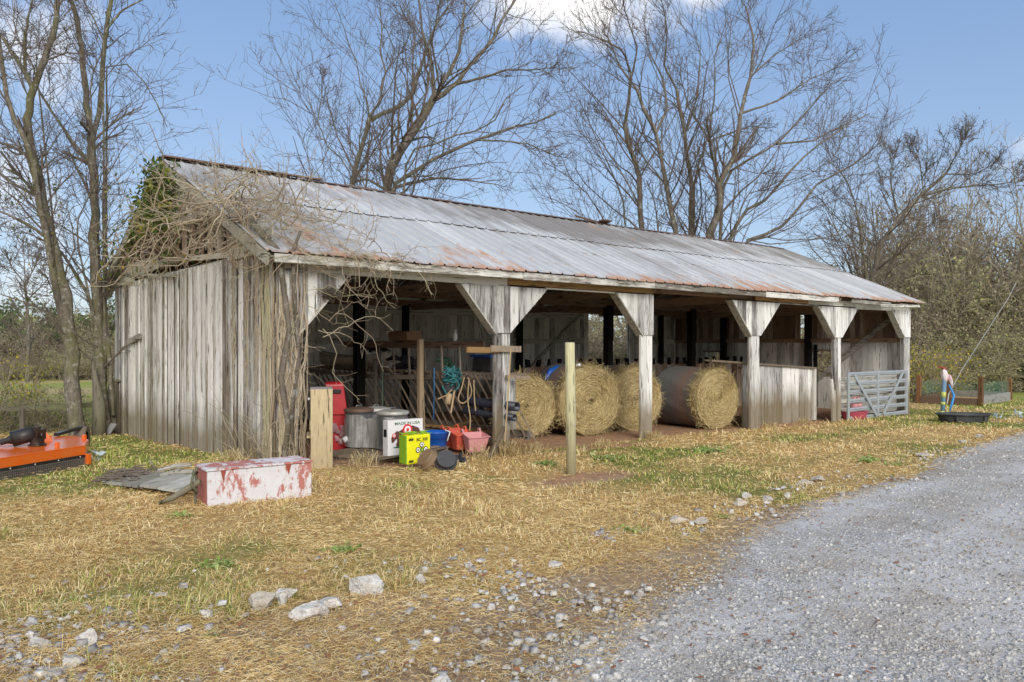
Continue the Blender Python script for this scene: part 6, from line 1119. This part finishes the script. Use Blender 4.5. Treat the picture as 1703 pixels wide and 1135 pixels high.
# sprays along the eave and hanging into the first opening
n = 42; x = 2.4*RS.rand(n); p_, r_ = vstems(np.stack([x, np.full(n, EY-.05), 3.2+.15*RS.rand(n)], 1), np.stack([RS.randn(n)*1.2+.3, -np.abs(RS.randn(n))*.35, -.15+RS.randn(n)*.3], 1), RS.uniform(.4, 1.3, n)*(1.2-x/4), RS.uniform(.005, .009, n), 9, .3, -.04); tb.add(p_, r_, 4); p, d, L, r = kids(p_, r_, 4, 45, .4, .7, .2, .0035); P1, R1 = grow(p, d, L, r, 5, .25, -.03, .6); tb.add(P1, R1, 3)
n = 13; p_, r_ = vstems(np.stack([RS.uniform(.25, .9, n), np.full(n, -.2), RS.uniform(2.0, 3.2, n)], 1), np.stack([RS.rand(n)*1.+.5, -RS.rand(n)*.25, RS.randn(n)*.5-.1], 1), RS.uniform(.6, 1.5, n), np.full(n, .006), 10, .3, -.03); tb.add(p_, r_, 5); p, d, L, r = kids(p_, r_, 5, 55, .35, .8, .2, .0035); P1, R1 = grow(p, d, L, r, 5, .25, 0, .6); tb.add(P1, R1, 3)
n = 24; p_, r_ = vstems(np.stack([np.full(n, -.12), RS.uniform(-.1, 1.6, n), np.full(n, .15)], 1), np.stack([-np.abs(RS.randn(n))*.25, RS.randn(n)*.7, np.ones(n)], 1), RS.uniform(.5, 1.5, n), np.full(n, .006), 8, .2, 0); p_[..., 0] = np.minimum(p_[..., 0], -.07); tb.add(p_, r_, 3)
tb.build('stems', M['vine'], vn)
n = 1500; y = MY+.3+RS.randn(n)*.62; hh = np.clip(1-np.abs(y-MY-.1)/2.6, 0, 1); z = 4.1+RS.rand(n)*(np.array([roofz(0, b) for b in y])-4.05); x = -.1-RS.rand(n)*.42; leafcards(np.stack([x, y, z], 1), .058, M['ivy'], 'leaves', vn, flat=.5)
n = 170; q = cloudpts(n); q[:, 1] = RS.uniform(3, 8.2, n); q[:, 2] = 3.4+RS.rand(n)*.8; o = leafcards(q, .05, M['ivy'], 'leaves', vn)
q = np.stack([RS.uniform(-.5, -.15, 160), W_-RS.rand(160)*4.2, np.zeros(160)], 1); q[:, 2] = np.array([roofz(0, b) for b in q[:, 1]])+RS.randn(160)*.22; leafcards(q, .055, M['ivy'], 'leaves', vn)
rs = RS; m = MB(); c = np.array([.78, -.12, 2.72])
for k in range(120): a = c+rs.randn(3)*[.07, .03, .04]; d = rs.randn(3)*[.08, .04, .03]; m.tube([a-d, a+[0, 0, .02], a+d], .004, 3)
tag(m.build('bird_nest', M['darkrope']), 'twiggy brown bird nest caught on the first gusset among the vines', 'nest')
# dry weeds at the post feet
def drytuft(x, y, h, n, label, seed):
    rs = np.random.RandomState(seed); P = np.zeros((n, 4, 3)); a = rs.rand(n)*6.283; b = np.stack([x+rs.randn(n)*.12, y+rs.randn(n)*.08, np.full(n, gz(x, y)-.02)], 1); dr = np.stack([np.cos(a)*.5*rs.rand(n), np.sin(a)*.5*rs.rand(n), np.ones(n)], 1); L = h*(.4+.7*rs.rand(n))
    for k in range(4): t = k/3; P[:, k] = b+dr*(L*t)[:, None]-np.array([0, 0, .35])*(L*t*t)[:, None]+rs.randn(n, 3)*.012*t
    t_ = TB(); t_.add(P, np.full((n, 4), .0035), 3); return tag(t_.build('dry_weed_tuft', M['straw']), label, 'dry weeds', 'tufts of dry weeds along the barn front')
for k, (x, y, h, n, l) in enumerate([(4.2, -.25, .5, 130, 'dry brown weeds round the foot of the second front post'), (4.7, -.3, .35, 110, 'dry weeds right of the second front post'), (3.5, -.35, .45, 70, 'dry curled weeds in front of the pink feeders'), (8.1, -.25, .3, 90, 'dry weeds at the foot of the third front post'), (6.3, -.5, .28, 110, 'dry weeds before the second bay of bales'), (12.6, -.15, .25, 90, 'dry brown weeds at the foot of the pen wall near the fourth post'), (14.6, .1, .25, 90, 'dry brown weeds at the foot of the pen wall near its end post'), (1.0, -.7, .35, 80, 'straw grass tuft right of the pale cabinet'), (-.55, .2, .4, 90, 'dry stems at the foot of the gable corner')]): drytuft(x, y, h, n, l, k)
# world and light
w = bpy.data.worlds.new('World'); SC.world = w; w.use_nodes = True; t = w.node_tree; t.nodes.clear(); bg = t.nodes.new('ShaderNodeBackground'); ow = t.nodes.new('ShaderNodeOutputWorld'); sk = t.nodes.new('ShaderNodeTexSky')
sunel, sunaz = 27, 246   # azimuth of the sun: from -x/-y side, degrees ccw from +x
sk.sky_type = 'NISHITA'; sk.sun_disc = False; sk.sun_elevation = math.radians(sunel); sk.sun_rotation = math.radians(90-sunaz); sk.air_density = 1.0; sk.dust_density = .6; sk.ozone_density = 1.6
N = t.nodes.new; lk = t.links.new; tc = N('ShaderNodeTexCoord')
def mth(op, a, b=0., cl=False):
    n = N('ShaderNodeMath'); n.operation = op; n.use_clamp = cl
    for i, q in enumerate((a, b)):
        if isinstance(q, (int, float)): n.inputs[i].default_value = q
        else: lk(q, n.inputs[i])
    return n.outputs[0]
def cloud(px, py, sx, sy):
    d = nrm(ray(px, py)[None])[0]; rgt = nrm(np.cross(d, [0, 0, 1])[None])[0]; upv = np.cross(rgt, d); out = []
    for ax, s in ((rgt, sx), (upv, sy)): q = N('ShaderNodeVectorMath'); q.operation = 'DOT_PRODUCT'; lk(tc.outputs['Generated'], q.inputs[0]); q.inputs[1].default_value = tuple(ax); out.append(mth('POWER', mth('ABSOLUTE', mth('DIVIDE', q.outputs['Value'], s/f_)), 2))
    q = N('ShaderNodeVectorMath'); q.operation = 'DOT_PRODUCT'; lk(tc.outputs['Generated'], q.inputs[0]); q.inputs[1].default_value = tuple(d); fr = mth('GREATER_THAN', q.outputs['Value'], 0)
    return mth('MULTIPLY', mth('SUBTRACT', 1, mth('SQRT', mth('ADD', *out)), True), fr)
cs = [mth('MULTIPLY', cloud(*c[:4]), c[4]) for c in [(925, 5, 270, 95, 1.0), (1200, -30, 120, 50, .9), (70, 80, 150, 190, .56), (0, 470, 190, 90, .42), (-300, 300, 400, 500, .6), (2300, 200, 500, 300, .8)]]
fill_lobe = N('ShaderNodeVectorMath'); fill_lobe.operation = 'DOT_PRODUCT'; lk(tc.outputs['Generated'], fill_lobe.inputs[0]); fill_lobe.inputs[1].default_value = tuple(nrm((-FW+np.array([0, 0, .35]))[None])[0])  # broad unseen cloud added behind the camera, brightens the open bays
cs.append(mth('MULTIPLY', mth('SUBTRACT', fill_lobe.outputs['Value'], .12, True), 2.2, True))
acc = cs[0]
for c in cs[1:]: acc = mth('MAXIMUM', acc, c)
nz = N('ShaderNodeTexNoise'); nz.inputs['Scale'].default_value = 9; nz.inputs['Detail'].default_value = 8; nz.inputs['Roughness'].default_value = .62; nz.inputs['Distortion'].default_value = .4; lk(tc.outputs['Generated'], nz.inputs['Vector'])
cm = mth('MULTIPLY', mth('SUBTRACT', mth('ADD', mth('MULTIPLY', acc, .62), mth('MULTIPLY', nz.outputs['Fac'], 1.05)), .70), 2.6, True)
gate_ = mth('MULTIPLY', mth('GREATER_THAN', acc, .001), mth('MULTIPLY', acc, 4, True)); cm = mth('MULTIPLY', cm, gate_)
hz = N('ShaderNodeSeparateXYZ'); lk(tc.outputs['Generated'], hz.inputs[0])
tint = N('ShaderNodeMix'); tint.data_type = 'RGBA'; tint.blend_type = 'MULTIPLY'; tint.inputs[0].default_value = 1; lk(sk.outputs[0], tint.inputs[6]); tint.inputs[7].default_value = (1.06, 1.03, 1.04, 1)
rmp = N('ShaderNodeValToRGB'); rmp.color_ramp.elements[0].color = (.29, .385, .55, 1); rmp.color_ramp.elements[1].position = .42; rmp.color_ramp.elements[1].color = (.155, .27, .50, 1); lk(hz.outputs[2], rmp.inputs[0])
sc10 = N('ShaderNodeMix'); sc10.data_type = 'RGBA'; sc10.blend_type = 'MULTIPLY'; sc10.inputs[0].default_value = 1; lk(rmp.outputs[0], sc10.inputs[6]); sc10.inputs[7].default_value = (10, 10, 10, 1)
hm = N('ShaderNodeMix'); hm.data_type = 'RGBA'; hm.inputs[0].default_value = .6; lk(tint.outputs[2], hm.inputs[6]); lk(sc10.outputs[2], hm.inputs[7])
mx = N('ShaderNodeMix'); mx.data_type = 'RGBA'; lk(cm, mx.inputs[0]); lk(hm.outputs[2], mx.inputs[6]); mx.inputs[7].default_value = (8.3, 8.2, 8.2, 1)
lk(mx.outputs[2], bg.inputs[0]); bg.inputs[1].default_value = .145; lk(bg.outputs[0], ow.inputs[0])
sl_ = bpy.data.lights.new('sun', 'SUN'); sl_.energy = 2.45; sl_.angle = math.radians(24); sl_.color = (1, .95, .87); so = bpy.data.objects.new('sun', sl_); COL.objects.link(so)
a_, e_ = math.radians(sunaz), math.radians(sunel); dv = Vector((math.cos(a_)*math.cos(e_), math.sin(a_)*math.cos(e_), math.sin(e_))); so.rotation_euler = dv.to_track_quat('Z', 'Y').to_euler()
SC.view_settings.view_transform = 'Standard'; SC.view_settings.look = 'None'; SC.view_settings.exposure = 0; SC.view_settings.gamma = 1.05
SC.cycles.max_bounces = 6; SC.cycles.diffuse_bounces = 6
